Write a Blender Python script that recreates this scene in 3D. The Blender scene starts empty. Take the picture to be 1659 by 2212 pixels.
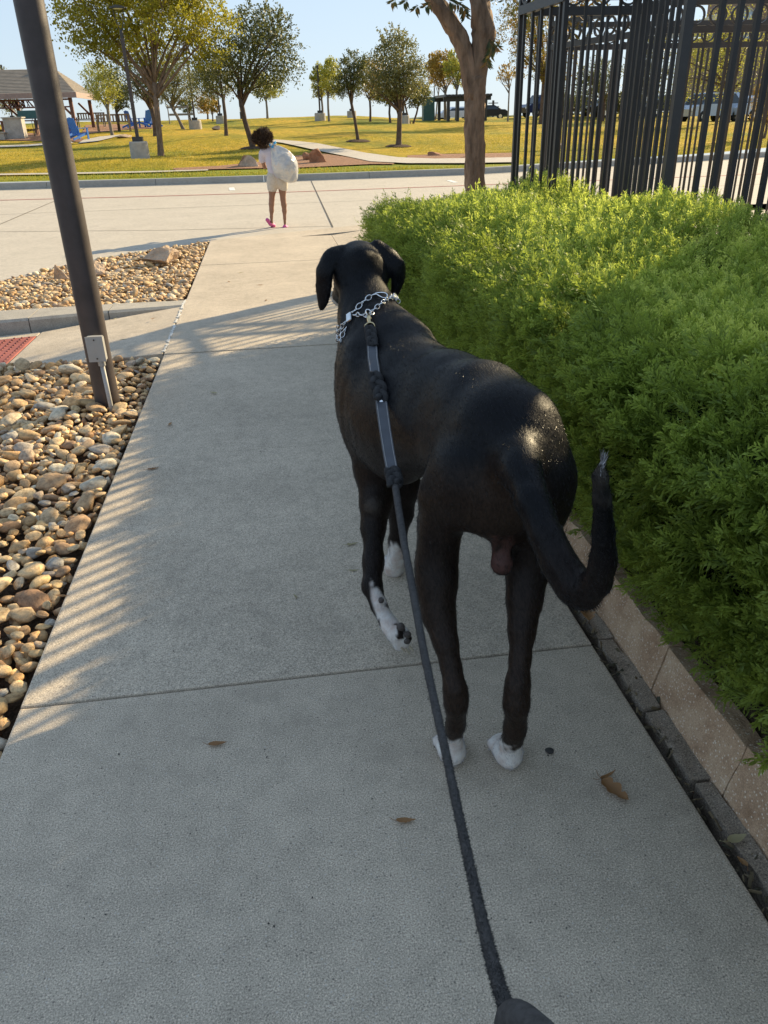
import bpy, bmesh, math, random
import numpy as np
from mathutils import Vector, Matrix, Quaternion
from mathutils.bvhtree import BVHTree
rnd = random.Random(7); rng = np.random.default_rng(7)
S = bpy.context.scene
COL = S.collection
# ------------------------------------------------------------------ camera
FPX, HC, PCX, PCY = 1656.0, 1.52, 829.5, 1106.0      # photo measured on a 1659 x 2212 grid
_p, _r, _y = math.radians(27.2), math.radians(1.5), math.radians(7.6)
FW = np.array([math.sin(_y)*math.cos(_p), math.cos(_y)*math.cos(_p), -math.sin(_p)])
_r0 = np.array([math.cos(_y), -math.sin(_y), 0.0]); _u0 = np.cross(_r0, FW)
RT = _r0*math.cos(_r) + -1*_u0*math.sin(_r); UP = _u0*math.cos(_r) - -1*_r0*math.sin(_r)
CP = np.array([0, 0, HC])
cam = bpy.data.cameras.new('camera'); co = bpy.data.objects.new('camera', cam); COL.objects.link(co)
cam.sensor_fit = 'VERTICAL'; cam.sensor_height = 24; cam.lens = 24*FPX/2212
cam.clip_start = 0.05; cam.clip_end = 6000
co.matrix_world = Matrix([[RT[0], UP[0], -FW[0], 0], [RT[1], UP[1], -FW[1], 0], [RT[2], UP[2], -FW[2], HC], [0, 0, 0, 1]])
S.camera = co
# ------------------------------------------------------------------ sky, sun, exposure
SAZ, SEL = math.radians(52), math.radians(23.0)
W = bpy.data.worlds.new('World'); S.world = W; W.use_nodes = True
nt = W.node_tree; bg = nt.nodes['Background']
sk = nt.nodes.new('ShaderNodeTexSky'); sk.sky_type = 'NISHITA'; sk.sun_disc = False
sk.sun_elevation = SEL; sk.sun_rotation = SAZ; sk.air_density = 1.0; sk.dust_density = 0.3; sk.ozone_density = 1.6
hs = nt.nodes.new('ShaderNodeHueSaturation'); hs.inputs['Saturation'].default_value = 1.0; hs.inputs['Value'].default_value = 2.3; gm = nt.nodes.new('ShaderNodeGamma'); gm.inputs[1].default_value = .25; nt.links.new(sk.outputs[0], gm.inputs[0]); nt.links.new(gm.outputs[0], hs.inputs['Color']); tm = nt.nodes.new('ShaderNodeMix'); tm.data_type = 'RGBA'; tm.blend_type = 'MULTIPLY'; tm.inputs[0].default_value = 1; tm.inputs[7].default_value = (.78, .91, 1.06, 1); nt.links.new(hs.outputs[0], tm.inputs[6]); nt.links.new(tm.outputs[2], bg.inputs[0]); bg.inputs[1].default_value = 0.12
sun = bpy.data.lights.new('sun', 'SUN'); sun.energy = 4.6; sun.angle = math.radians(0.55); sun.color = (1.0, 0.80, 0.49)
so = bpy.data.objects.new('sun', sun); COL.objects.link(so)
SV = Vector((math.sin(SAZ)*math.cos(SEL), math.cos(SAZ)*math.cos(SEL), math.sin(SEL)))
so.rotation_euler = SV.to_track_quat('Z', 'Y').to_euler(); so.location = (20, 15, 12)
S.view_settings.view_transform = 'Standard'; S.view_settings.look = 'None'; S.view_settings.gamma = 1
S.view_settings.exposure = 1.06; S.view_settings.use_curve_mapping = False

# ------------------------------------------------------------------ measuring helpers
def ray(x, y): return FW + RT*(x-PCX)/FPX - UP*(y-PCY)/FPX
def G(x, y, z=0.0):
    d = ray(x, y); return CP + d*((z-HC)/d[2])
def at(x, y, Y):
    d = ray(x, y); return CP + d*(Y/d[1])
def atd(x, y, t): return CP + ray(x, y)*t
def depth(P): return float((np.asarray(P)-CP) @ FW)
def sstep(a, b, x):
    t = np.clip((np.asarray(x, float)-a)/(b-a), 0, 1); return t*t*(3-2*t)
_LY = [-50, 23.95, 33, 45, 58, 68, 78, 95, 140, 400, 3000]
_LZ = [.15, .15, .47, .85, 1.28, 1.62, 1.78, 1.5, 0, -3, -20]
_RZ = [.15, .15, .42, .74, 1.0, 1.2, 1.22, 1.05, 0.9, .6, -8]
def hgt(X, Y):
    X = np.asarray(X, float); Y = np.asarray(Y, float)
    b = sstep(.08, .22, X/np.maximum(Y, 1))
    z = np.interp(Y, _LY, _LZ)*(1-b) + np.interp(Y, _LY, _RZ)*b
    m = sstep(25, 29, Y)*sstep(120, 70, Y)
    z = z + m*(0.05*np.sin(X*.55+1)*np.sin(Y*.4) + .05*np.sin(X*.23+Y*.31))
    z = z + .16*np.exp(-(((X+4.4)/2.2)**2+((Y-27.6)/1.3)**2)) + .22*m*np.exp(-(((X-11)/4)**2+((Y-52)/4)**2)) + .15*m*np.exp(-(((X+2)/3)**2+((Y-42)/4)**2))
    return z
def T(x, y, y0=24.0, y1=115.0):
    """point where the park ground is seen at a pixel"""
    d = ray(x, y); Ys = np.linspace(y0, y1, 3000)
    P = CP[None] + d[None]*(Ys/d[1])[:, None]
    g = P[:, 2] - hgt(P[:, 0], P[:, 1])
    i = np.argmax(g <= 0) if (g <= 0).any() else int(np.argmin(np.abs(g)))
    p = P[i].copy(); p[2] = hgt(p[0], p[1]); return p

# ------------------------------------------------------------------ mesh helpers
class MB:
    def __init__(s): s.v = []; s.f = []; s.n = 0; s.m = []; s.c = []
    def add(s, v, f, mi=0, c=None):
        v = np.asarray(v, float); s.v.append(v)
        for q in f: s.f.append(tuple(int(i)+s.n for i in q)); s.m.append(mi)
        s.c.append(np.full(len(v), 0.5 if c is None else c) if np.isscalar(c) or c is None else np.asarray(c))
        s.n += len(v); return s
    def box(s, c, d, R=None, mi=0, col=None):
        x, y, z = np.array(d)/2
        v = np.array([[-x,-y,-z],[x,-y,-z],[x,y,-z],[-x,y,-z],[-x,-y,z],[x,-y,z],[x,y,z],[-x,y,z]])
        if R is not None: v = v @ np.array(R).T
        return s.add(v+np.array(c), [(0,3,2,1),(4,5,6,7),(0,1,5,4),(1,2,6,5),(2,3,7,6),(3,0,4,7)], mi, col)
    def tube(s, P, r, n=8, mi=0, cap=True, wob=None, col=None):
        P = np.asarray(P, float); r = np.broadcast_to(np.asarray(r, float), (len(P),))
        t = np.gradient(P, axis=0); t /= np.linalg.norm(t, axis=1)[:, None]+1e-12
        u = np.cross(t[0], [0, 0, 1]);
        if np.linalg.norm(u) < .1: u = np.cross(t[0], [1, 0, 0])
        u /= np.linalg.norm(u); V = []
        a = np.arange(n)*2*math.pi/n
        for i in range(len(P)):
            u = u - t[i]*(u@t[i]); u /= np.linalg.norm(u); w = np.cross(t[i], u)
            rr = r[i] if wob is None else r[i]*wob(i, a)
            V.append(P[i] + (np.cos(a)*rr)[:, None]*u + (np.sin(a)*rr)[:, None]*w)
        F = []
        for i in range(len(P)-1):
            for j in range(n):
                k = (j+1) % n; F.append((i*n+j, i*n+k, (i+1)*n+k, (i+1)*n+j))
        if cap: F.append(tuple(range(n))[::-1]); F.append(tuple((len(P)-1)*n+j for j in range(n)))
        return s.add(np.concatenate(V), F, mi, col)
    def bar(s, a, b, w, d=None, mi=0, col=None):
        a = np.array(a, float); b = np.array(b, float); t = b-a; L = np.linalg.norm(t); t /= L
        u = np.cross([0, 0, 1.], t)
        if np.linalg.norm(u) < .05: u = np.array([1., 0, 0])
        u /= np.linalg.norm(u); w2 = np.cross(t, u)
        return s.box((a+b)/2, (L, w, d or w), np.stack([t, u, w2], 1), mi, col)
    def build(s, name, mats, parent=None, smooth=False, bevel=0):
        me = bpy.data.meshes.new(name); V = np.concatenate(s.v)
        me.from_pydata(V.tolist(), [], s.f)
        if smooth: me.polygons.foreach_set('use_smooth', [True]*len(me.polygons))
        return finish(me, name, mats, parent, s.m, np.concatenate(s.c))
def finish(me, name, mats, parent=None, mi=None, tint=None):
    mats = mats if isinstance(mats, (list, tuple)) else [mats]
    for m in mats: me.materials.append(m)
    if mi is not None and len(mats) > 1: me.polygons.foreach_set('material_index', mi)
    if tint is not None:
        a = me.attributes.new('tint', 'FLOAT', 'POINT'); a.data.foreach_set('value', np.asarray(tint, dtype=np.float32))
    me.update(); o = bpy.data.objects.new(name, me); COL.objects.link(o)
    if parent is not None: adopt(o, parent)
    return o
def adopt(o, parent):
    o.parent = parent; o.matrix_parent_inverse = Matrix.Translation(-Vector(parent.location)) if parent.rotation_euler[2] == 0 else (Matrix.Translation(parent.location) @ parent.rotation_euler.to_matrix().to_4x4()).inverted()
def fast(name, V, Fq, mats, parent=None, tint=None, smooth=False, mi=None):
    """V (n,3); Fq (m,k) constant-size faces"""
    me = bpy.data.meshes.new(name); V = np.asarray(V, np.float32); Fq = np.asarray(Fq, np.int32); k = Fq.shape[1]
    me.vertices.add(len(V)); me.vertices.foreach_set('co', V.ravel())
    me.loops.add(Fq.size); me.loops.foreach_set('vertex_index', Fq.ravel())
    me.polygons.add(len(Fq)); me.polygons.foreach_set('loop_start', np.arange(len(Fq), dtype=np.int32)*k)
    me.update(calc_edges=True)
    me.polygons.foreach_set('use_smooth', np.full(len(Fq), smooth))
    return finish(me, name, mats, parent, mi, tint)
def tag(o, label=None, cat=None, group=None, kind=None):
    if label: o['label'] = label
    if cat: o['category'] = cat
    if group: o['group'] = group
    if kind: o['kind'] = kind
    return o
def thing(name, loc, label, cat, group=None, rz=0):
    o = bpy.data.objects.new(name, None); COL.objects.link(o); o.location = Vector([float(v) for v in loc]); o.rotation_euler = (0, 0, rz)
    o.empty_display_size = .1
    return tag(o, label, cat, group)
def copy_tree(o, parent=None):
    c = o.copy(); COL.objects.link(c)
    if parent is not None: c.parent = parent
    for ch in list(o.children): copy_tree(ch, c)
    return c
def pnoise(P, s, seed=0):
    """cheap smooth vector noise -1..1"""
    r = np.random.default_rng(seed); o = 0
    for k in range(5):
        d = r.normal(size=3); d /= np.linalg.norm(d); f = s*(1+.7*k)
        o = o + np.sin(P@d*f*6.28+r.uniform(0, 6.28)+1.5*np.sin(P@np.roll(d, 1)*f*4+k))/(1+.5*k)
    return o/2.6

# ------------------------------------------------------------------ materials
def new_mat(name):
    m = bpy.data.materials.new(name); m.use_nodes = True
    return m, m.node_tree, m.node_tree.nodes['Principled BSDF']
def _coord(nt, kind='obj'):
    if kind == 'world': return nt.nodes.new('ShaderNodeNewGeometry').outputs['Position']
    return nt.nodes.new('ShaderNodeTexCoord').outputs['Object']
def _noise(nt, co, scale, detail=4, rough=.6, stretch=None):
    n = nt.nodes.new('ShaderNodeTexNoise'); n.inputs['Scale'].default_value = scale; n.inputs['Detail'].default_value = detail; n.inputs['Roughness'].default_value = rough
    if stretch:
        mp = nt.nodes.new('ShaderNodeMapping'); mp.inputs['Scale'].default_value = stretch; nt.links.new(co, mp.inputs[0]); co = mp.outputs[0]
    nt.links.new(co, n.inputs['Vector']); return n.outputs[0]
def _ramp(nt, fac, stops, interp='LINEAR'):
    r = nt.nodes.new('ShaderNodeValToRGB'); r.color_ramp.interpolation = interp; e = r.color_ramp.elements
    while len(e) < len(stops): e.new(0.5)
    for i, (p, c) in enumerate(stops): e[i].position = p; e[i].color = (*c, 1) if len(c) == 3 else c
    nt.links.new(fac, r.inputs[0]); return r.outputs[0]
def _mix(nt, fac, a, b, mode='MIX'):
    m = nt.nodes.new('ShaderNodeMix'); m.data_type = 'RGBA'; m.blend_type = mode
    for sock, v in ((m.inputs[0], fac), (m.inputs[6], a), (m.inputs[7], b)):
        if isinstance(v, (int, float)): sock.default_value = v
        elif isinstance(v, tuple): sock.default_value = (*v, 1)
        else: nt.links.new(v, sock)
    return m.outputs[2]
def _bump(nt, h, strength, dist=.01, normal=None):
    b = nt.nodes.new('ShaderNodeBump'); b.inputs['Strength'].default_value = strength; b.inputs['Distance'].default_value = dist
    nt.links.new(h, b.inputs['Height'])
    if normal is not None: nt.links.new(normal, b.inputs['Normal'])
    return b.outputs[0]
def simple(name, c, rough=.6, var=.25, scale=8, bump=.2, bscale=60, metal=0, coord='obj', bd=.005, spec=.5, stretch=None):
    m, nt, b = new_mat(name); co = _coord(nt, coord)
    n = _noise(nt, co, scale, 5, .6, stretch)
    lo = tuple(v*(1-var) for v in c); hi = tuple(min(1, v*(1+var)) for v in c)
    nt.links.new(_ramp(nt, n, [(.3, lo), (.7, hi)]), b.inputs['Base Color'])
    b.inputs['Roughness'].default_value = rough; b.inputs['Metallic'].default_value = metal; b.inputs['Specular IOR Level'].default_value = spec
    if bump: nt.links.new(_bump(nt, _noise(nt, co, bscale, 3, .6, stretch), bump, bd), b.inputs['Normal'])
    return m
def concrete(name, c, var=.12, speck=.5, rough=.85):
    m, nt, b = new_mat(name); co = _coord(nt, 'world')
    big = _noise(nt, co, 1.3, 6, .62); mid = _noise(nt, co, 14, 5, .7); fine = _noise(nt, co, 260, 2, .75)
    lo = tuple(v*(1-var) for v in c); hi = tuple(v*(1+var) for v in c)
    col = _ramp(nt, big, [(.32, lo), (.68, hi)])
    col = _mix(nt, .35, col, _ramp(nt, mid, [(.35, tuple(v*.74 for v in c)), (.62, tuple(v*1.2 for v in c))]))
    col = _mix(nt, speck, col, _ramp(nt, fine, [(.33, (.02, .02, .02)), (.46, (.44, .44, .44)), (.56, (.56, .56, .55)), (.66, (1, 1, .97))]), 'OVERLAY')
    blot = _noise(nt, co, 3.7, 6, .65)
    col = _mix(nt, _ramp(nt, blot, [(.56, (0, 0, 0)), (.70, (.30, .30, .30))]), col, tuple(v*.55 for v in c))
    vo = nt.nodes.new('ShaderNodeTexVoronoi'); vo.inputs['Scale'].default_value = 60; nt.links.new(co, vo.inputs['Vector'])
    col = _mix(nt, _ramp(nt, vo.outputs['Distance'], [(.09, (.55*speck,)*3), (.16, (0, 0, 0))]), col, (.72, .70, .66))
    vo2 = nt.nodes.new('ShaderNodeTexVoronoi'); vo2.inputs['Scale'].default_value = 43; nt.links.new(co, vo2.inputs['Vector'])
    col = _mix(nt, _ramp(nt, vo2.outputs['Distance'], [(.07, (1.0*speck,)*3), (.13, (0, 0, 0))]), col, (.06, .055, .05))
    nt.links.new(col, b.inputs['Base Color']); b.inputs['Roughness'].default_value = rough; b.inputs['Specular IOR Level'].default_value = .3
    broom = _noise(nt, co, 40, 3, .6, (.25, 6, 1))
    n1 = _bump(nt, broom, .25, .003); n2 = _bump(nt, fine, .55, .002, n1)
    nt.links.new(n2, b.inputs['Normal']); return m
def leafmat(name, c1, c2, trans=.4, rough=.45, c3=None):
    m, nt, b = new_mat(name)
    at_ = nt.nodes.new('ShaderNodeAttribute'); at_.attribute_name = 'tint'
    st = [(0, c1), (1, c2)] if c3 is None else [(0, c1), (.6, c2), (1, c3)]
    col = _ramp(nt, at_.outputs['Fac'], st)
    nt.links.new(col, b.inputs['Base Color']); b.inputs['Roughness'].default_value = rough; b.inputs['Specular IOR Level'].default_value = .35
    tr = nt.nodes.new('ShaderNodeBsdfTranslucent'); nt.links.new(_mix(nt, .5, col, (c2[0]*1.4, c2[1]*1.3, c2[2])), tr.inputs[0])
    mx = nt.nodes.new('ShaderNodeMixShader'); mx.inputs[0].default_value = trans
    nt.links.new(b.outputs[0], mx.inputs[1]); nt.links.new(tr.outputs[0], mx.inputs[2])
    nt.links.new(mx.outputs[0], nt.nodes['Material Output'].inputs[0]); return m
M = {}
M['slab'] = concrete('walk_concrete', (.48, .41, .325), .20, .6)
M['road'] = concrete('road_concrete', (.47, .425, .36), .08, .35)
M['kerb'] = concrete('kerb_concrete', (.36, .335, .295), .15, .5)
M['pathc'] = concrete('path_concrete', (.50, .45, .38), .08, .2)
M['iron'] = simple('black_iron_paint', (.030, .031, .034), .42, .25, 5, .15, 40, 0, 'world')
M['pole'] = simple('bronze_pole_paint', (.060, .046, .043), .5, .2, 12, .35, 220, 0, 'world', .002)
M['greybox'] = simple('grey_plastic', (.36, .355, .34), .5, .06, 10, .05, 80)
M['chrome'] = simple('chrome_steel', (.75, .76, .78), .16, .08, 60, .1, 200, 1)
M['brass'] = simple('brass_metal', (.62, .50, .30), .25, .1, 60, .1, 200, 1)
M['bark'] = simple('furrowed_bark', (.21, .145, .10), .9, .5, 14, 1.0, 26, 0, 'obj', .03, .2, (1, 1, .3))
M['barkfar'] = simple('far_bark', (.12, .085, .065), .9, .4, 6, .5, 20, 0, 'obj', .02, .2)
M['barkpale'] = simple('pale_bark', (.22, .19, .16), .9, .3, 6, .5, 20, 0, 'obj', .02, .2)
M['soil'] = simple('mulch_soil', (.12, .085, .06), .95, .5, 60, 1, 90, 0, 'world', .03, .1)
M['mulch'] = simple('red_gravel', (.34, .20, .13), .95, .35, 25, .8, 60, 0, 'world', .03, .1)
M['red'] = simple('red_paint', (.36, .075, .06), .7, .35, 9, .2, 60, 0, 'world')
M['white'] = simple('white_paint', (.75, .74, .70), .6, .08, 10, .1, 60, 0, 'world')
M['joint'] = simple('dark_joint', (.06, .055, .05), .95, .4, 40, .3, 90, 0, 'world')
M['tactile'] = simple('red_tactile', (.30, .085, .065), .7, .35, 6, .3, 120, 0, 'world')
M['caulk'] = simple('white_sealant', (.62, .60, .56), .6, .35, 35, .8, 60, 0, 'world', .01)
# ------------------------------------------------------------------ ground, park, road, pavement
def structure(o, label=None): o['kind'] = 'structure'; return o
# big ground sheet under everything
mb = MB(); mb.add([[-900,-300,-.32],[900,-300,-.32],[900,24.2,-.32],[-900,24.2,-.32]], [(0,1,2,3)])
structure(mb.build('ground', M['soil']))
# lawn
def lawn():
    xs = np.concatenate([np.linspace(-900, -40, 18), np.linspace(-38, 60, 200), np.linspace(64, 900, 22)])
    ys = np.concatenate([np.linspace(0, 30, 90), np.linspace(30.4, 110, 150), np.geomspace(112, 2900, 30)])
    X, K = np.meshgrid(xs, ys); 
    KY = 23.95 + .0*X + np.where(X > 6, (X-6)*.30, 0) + np.where(X < -1, (-1-X)*.10, 0)
    Y = np.where(K < 30, KY + (30.2-KY)*K/30.2, K); Y = np.where(X > 26, np.maximum(Y, K), Y)
    Z = hgt(X, Y); Z = np.where(K < .2, Z-.0, Z)
    V = np.stack([X, Y, Z], -1).reshape(-1, 3); nx = len(xs); ny = len(ys)
    i = (np.arange(ny-1)[:, None]*nx + np.arange(nx-1)).ravel()
    return V, np.stack([i, i+1, i+1+nx, i+nx], 1)
m, nt, b = new_mat('lawn_grass'); co_ = _coord(nt, 'world')
g1 = _ramp(nt, _noise(nt, co_, .22, 5, .6, (1, .6, 1)), [(.36, (.19, .21, .025)), (.50, (.42, .32, .03)), (.64, (.54, .36, .045))])
g2 = _ramp(nt, _noise(nt, co_, 3.2, 6, .7, (1, .35, 1)), [(.3, (.55, .62, .5)), (.7, (1.25, 1.15, 1.05))])
gc = _mix(nt, 1.0, g1, g2, 'MULTIPLY')
sx = nt.nodes.new('ShaderNodeSeparateXYZ'); nt.links.new(co_, sx.inputs[0])
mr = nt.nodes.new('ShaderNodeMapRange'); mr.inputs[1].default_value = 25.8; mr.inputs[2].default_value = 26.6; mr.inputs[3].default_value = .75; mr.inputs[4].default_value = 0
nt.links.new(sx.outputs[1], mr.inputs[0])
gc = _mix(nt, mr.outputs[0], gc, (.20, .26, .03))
nt.links.new(gc, b.inputs['Base Color']); b.inputs['Roughness'].default_value = .9; b.inputs['Specular IOR Level'].default_value = .15
nt.links.new(_bump(nt, _noise(nt, co_, 14, 5, .7), .9, .08), b.inputs['Normal']); M['lawn'] = m
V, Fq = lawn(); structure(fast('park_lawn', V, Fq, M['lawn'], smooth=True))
# grass blades near the far kerb and over the first mounds
n = 70000; gx = rng.uniform(-11, 26, n); gy = 24.05 + (rng.random(n)**1.6)*16
kk = np.where(gx > 6, (gx-6)*.30, 0) + np.where(gx < -1, (-1-gx)*.10, 0); gy = gy + kk + .18
gz = hgt(gx, gy); a = rng.uniform(0, 6.28, n); hh = rng.uniform(.025, .06, n)*(1+.6*sstep(.2, .8, pnoise(np.stack([gx, gy, gz], 1)*.2, 1, 3)))
w = .012; B = np.stack([gx, gy, gz-.005], 1); dx = np.stack([np.cos(a)*w, np.sin(a)*w, 0*a], 1)
Tp = B + np.stack([rng.normal(0, .012, n), rng.normal(0, .012, n), hh], 1)
V = np.stack([B-dx, B+dx, Tp], 1).reshape(-1, 3); Fq = np.arange(3*n).reshape(-1, 3)
M['blade'] = leafmat('grass_blade', (.18, .24, .025), (.48, .38, .07), .35, .6)
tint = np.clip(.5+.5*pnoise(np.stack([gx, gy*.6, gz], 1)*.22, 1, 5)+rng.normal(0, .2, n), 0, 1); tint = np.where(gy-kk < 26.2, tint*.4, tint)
keep = np.ones(n, bool)

def strip(name, up, lo, mat, off=.03, seg=10, cols=4, fn=T, **k):
    """surface draped on the park ground between an upper and a lower pixel line"""
    def res(L):
        L = np.array(L, float); t = np.linspace(0, len(L)-1, (len(L)-1)*seg+1)
        return np.stack([np.interp(t, range(len(L)), L[:, i]) for i in (0, 1)], 1)
    U = res(up); Lo = res(lo); V = []
    for u, l in zip(U, Lo):
        pu, pl = fn(*u), fn(*l)
        for c in range(cols+1):
            p = pl + (pu-pl)*c/cols; p[2] = hgt(p[0], p[1]) + off; V.append(p)
    F = [(i*(cols+1)+c, (i+1)*(cols+1)+c, (i+1)*(cols+1)+c+1, i*(cols+1)+c+1) for i in range(len(U)-1) for c in range(cols)]
    mb = MB(); mb.add(V, F); o = mb.build(name, mat, smooth=True); structure(o); return o
strip('park_path', [(585,303),(640,307),(687,312),(730,321),(790,333),(860,343),(940,346),(1020,345),(1110,343)], [(560,305),(610,311),(655,321),(700,331),(745,340),(800,352),(880,356),(1000,356),(1110,354)], M['pathc'], .05)
strip('gravel_bed', [(372,366),(470,361),(560,352),(640,338),(700,334),(760,343),(800,350),(850,354)], [(380,370),(470,368),(560,366),(640,365),(700,362),(760,359),(800,357),(852,357)], M['mulch'], .035)
strip('gravel_path_edge', [(880,338),(950,335),(1020,334),(1110,332)], [(880,343),(950,345),(1020,344),(1110,342)], M['mulch'], .035)
strip('side_path', [(-60,379),(150,376),(300,373),(450,369)], [(-60,382),(150,379),(300,376),(450,371)], M['pathc'], .04)
strip('plaza_paving', [(185,271),(240,269),(300,270),(330,272)], [(176,292),(230,285),(280,280),(330,278)], M['mulch'], .03, 6)
strip('plaza_path', [(180,304),(215,297),(265,292)], [(168,312),(210,307),(240,300)], M['pathc'], .045, 6)
strip('pavilion_floor', [(-60,290),(60,288),(180,300)], [(-60,303),(60,305),(178,308)], M['mulch'], .035, 6)
strip('pavilion_path', [(-60,318),(60,314),(150,306)], [(-60,322),(60,318),(160,310)], M['pathc'], .04, 6)
inb = (gx > 5) & (gy > 25.2) & (gy < 28.5)
uu = np.stack([(np.array([gx, gy, gz-HC]).T@RT)/(np.array([gx, gy, gz-HC]).T@FW)*FPX+PCX, PCY-(np.array([gx, gy, gz-HC]).T@UP)/(np.array([gx, gy, gz-HC]).T@FW)*FPX], 1)
from_path = ((uu[:,0] > 540) & (uu[:,0] < 1120) & (uu[:,1] > 330) & (uu[:,1] < 360)) | ((uu[:,0] > 370) & (uu[:,0] < 560) & (uu[:,1] > 358) & (uu[:,1] < 371)) | ((uu[:,0] > 585) & (uu[:,0] < 860) & (uu[:,1] > 303) & (uu[:,1] < 362))
kp = ~from_path; V = V.reshape(-1, 3, 3)[kp].reshape(-1, 3); nn = int(kp.sum())
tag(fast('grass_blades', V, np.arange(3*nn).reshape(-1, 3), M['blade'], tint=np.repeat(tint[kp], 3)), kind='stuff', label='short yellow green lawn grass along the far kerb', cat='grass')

# road
bd = [(-30,6.3),(-8,7.6),(-5,8.4),(-3.7,9.0),(-3.03,9.39),(-2.35,10.6),(-1.6,11.35),(-.86,11.95),(1.3,12.98),(4,13.6),(40,14)]
far = lambda x: 23.78 + (max(0, x-6))*.30 + max(0, -1-x)*.10
mb = MB(); nb = len(bd)
mb.add([(x, y, -.012) for x, y in bd] + [(x, far(x) if abs(x) < 31 else far(x), -.012) for x, _ in bd], [(i, i+1, nb+i+1, nb+i) for i in range(nb-1)])
structure(mb.build('road', M['road']))
# sawn joints and painted markings on the road
def flat(name, pts, w, z, mat, parent=None):
    P = np.array([(p[0], p[1]) for p in pts], float); V = []
    for i, p in enumerate(P):
        t = P[min(i+1, len(P)-1)]-P[max(i-1, 0)]; t /= np.linalg.norm(t); nrm = np.array([-t[1], t[0]])*w/2
        V += [(*(p+nrm), z), (*(p-nrm), z)]
    mb = MB(); mb.add(V, [(2*i, 2*i+1, 2*i+3, 2*i+2) for i in range(len(P)-1)]); o = mb.build(name, mat); structure(o); return o
flat('red_kerb_line', [(-30, 24.1), (-6.23, 20.72), (-2.97, 20.26), (-.26, 19.99), (3.34, 19.97), (12, 20.1), (30, 22)], .11, -.007, M['red'])
flat('parking_mark', [(-.80, 21.1), (-.86, 22.1)], .14, -.007, M['white'])
flat('parking_mark', [(4.9, 21.0), (4.9, 21.9)], .14, -.007, M['white'])
flat('road_joint', [(1.02, 12.9), (1.32, 23.7)], .024, -.007, M['joint'])
flat('road_joint', [(-6.5, 14.6), (-4.4, 14.2), (-1.6, 13.45), (1.04, 13.05)], .02, -.0075, M['joint'])
flat('road_joint', [(-20, 17.6), (-6, 17.2), (1.1, 17.1), (12, 17.4)], .02, -.0075, M['joint'])
flat('road_joint', [(-4.6, 9.0), (-4.9, 23.9)], .02, -.0075, M['joint'])
# far kerb, in cast lengths
kr = thing('far_kerb', (0, 23.9, 0), 'long pale concrete kerb between the street and the park grass', 'kerb')
del kr['category']; kr['kind'] = 'structure'; del kr['label']
for i, x0 in enumerate(np.arange(-33, 33, 3.0)):
    mb = MB(); ya, yb = far(x0)+.0, far(x0+3)
    prof = [(-.30, -.009), (-.02, -.004), (0.0, .13), (.025, .155), (.17, .158), (.17, -.2)]
    V = [];
    for x, yy in ((x0+.006, ya), (x0+2.994, yb)):
        V += [(x, yy+p, z) for p, z in prof]
    n6 = 6; mb.add(V, [(j, (j+1) % n6, n6+(j+1) % n6, n6+j)[::-1] for j in range(n6)] + [tuple(range(6)), tuple(range(11, 5, -1))])
    mb.build('kerb_stone', M['kerb'], kr)
# walk: real slabs with open joints
walk = thing('sidewalk', (0, 0, 0), None, None); walk['kind'] = 'structure'
def slab(quad, name='slab', mat=None, parent=walk, top=0.0, th=.12, bev=.008):
    bm = bmesh.new(); vs = [bm.verts.new((x, y, z)) for (x, y, z) in [(q[0], q[1], (q[2] if len(q) > 2 else top)) for q in quad]]
    f = bm.faces.new(vs); r = bmesh.ops.extrude_face_region(bm, geom=[f]); nv = [v for v in r['geom'] if isinstance(v, bmesh.types.BMVert)]
    for v in vs: v.co.z -= th
    bmesh.ops.recalc_face_normals(bm, faces=bm.faces)
    es = [e for e in bm.edges if all(v in nv for v in e.verts)]
    bmesh.ops.bevel(bm, geom=es, offset=bev, segments=2, affect='EDGES', profile=.6)
    me = bpy.data.meshes.new(name); bm.to_mesh(me); bm.free()
    o = finish(me, name, mat or M['slab'], parent); return o
js = [-2.0, 0.0, 1.885, 3.765, 5.77, 7.79, 9.75, 11.93]; L, R = -.845, .915; g = .0035
for i in range(len(js)-1):
    a, b_ = js[i], js[i+1]; t = [0, 0, .002, -.002, .003, -.001, 0][i]
    slab([(L, a+g), (R, a+g), (R, b_-g), (L, b_-g)], top=t)
slab([(-.845, 11.94), (.4, 11.94), (1.5, 12.4), (1.9, 13.2), (1.3, 12.96), (-.845, 11.965)], top=-.004)
slab([(R+.004, 6.95), (3.4, 6.95), (3.4, 13.3), (1.9, 13.2), (1.5, 12.4), (R+.004, 11.94)], top=-.003)
jm = MB(); jm.add([(L-.0, -2, -.035), (R, -2, -.035), (R, 12, -.035), (L, 12, -.035)], [(0,1,2,3)]); jm.build('joint_filler', M['joint'], walk)
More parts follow.
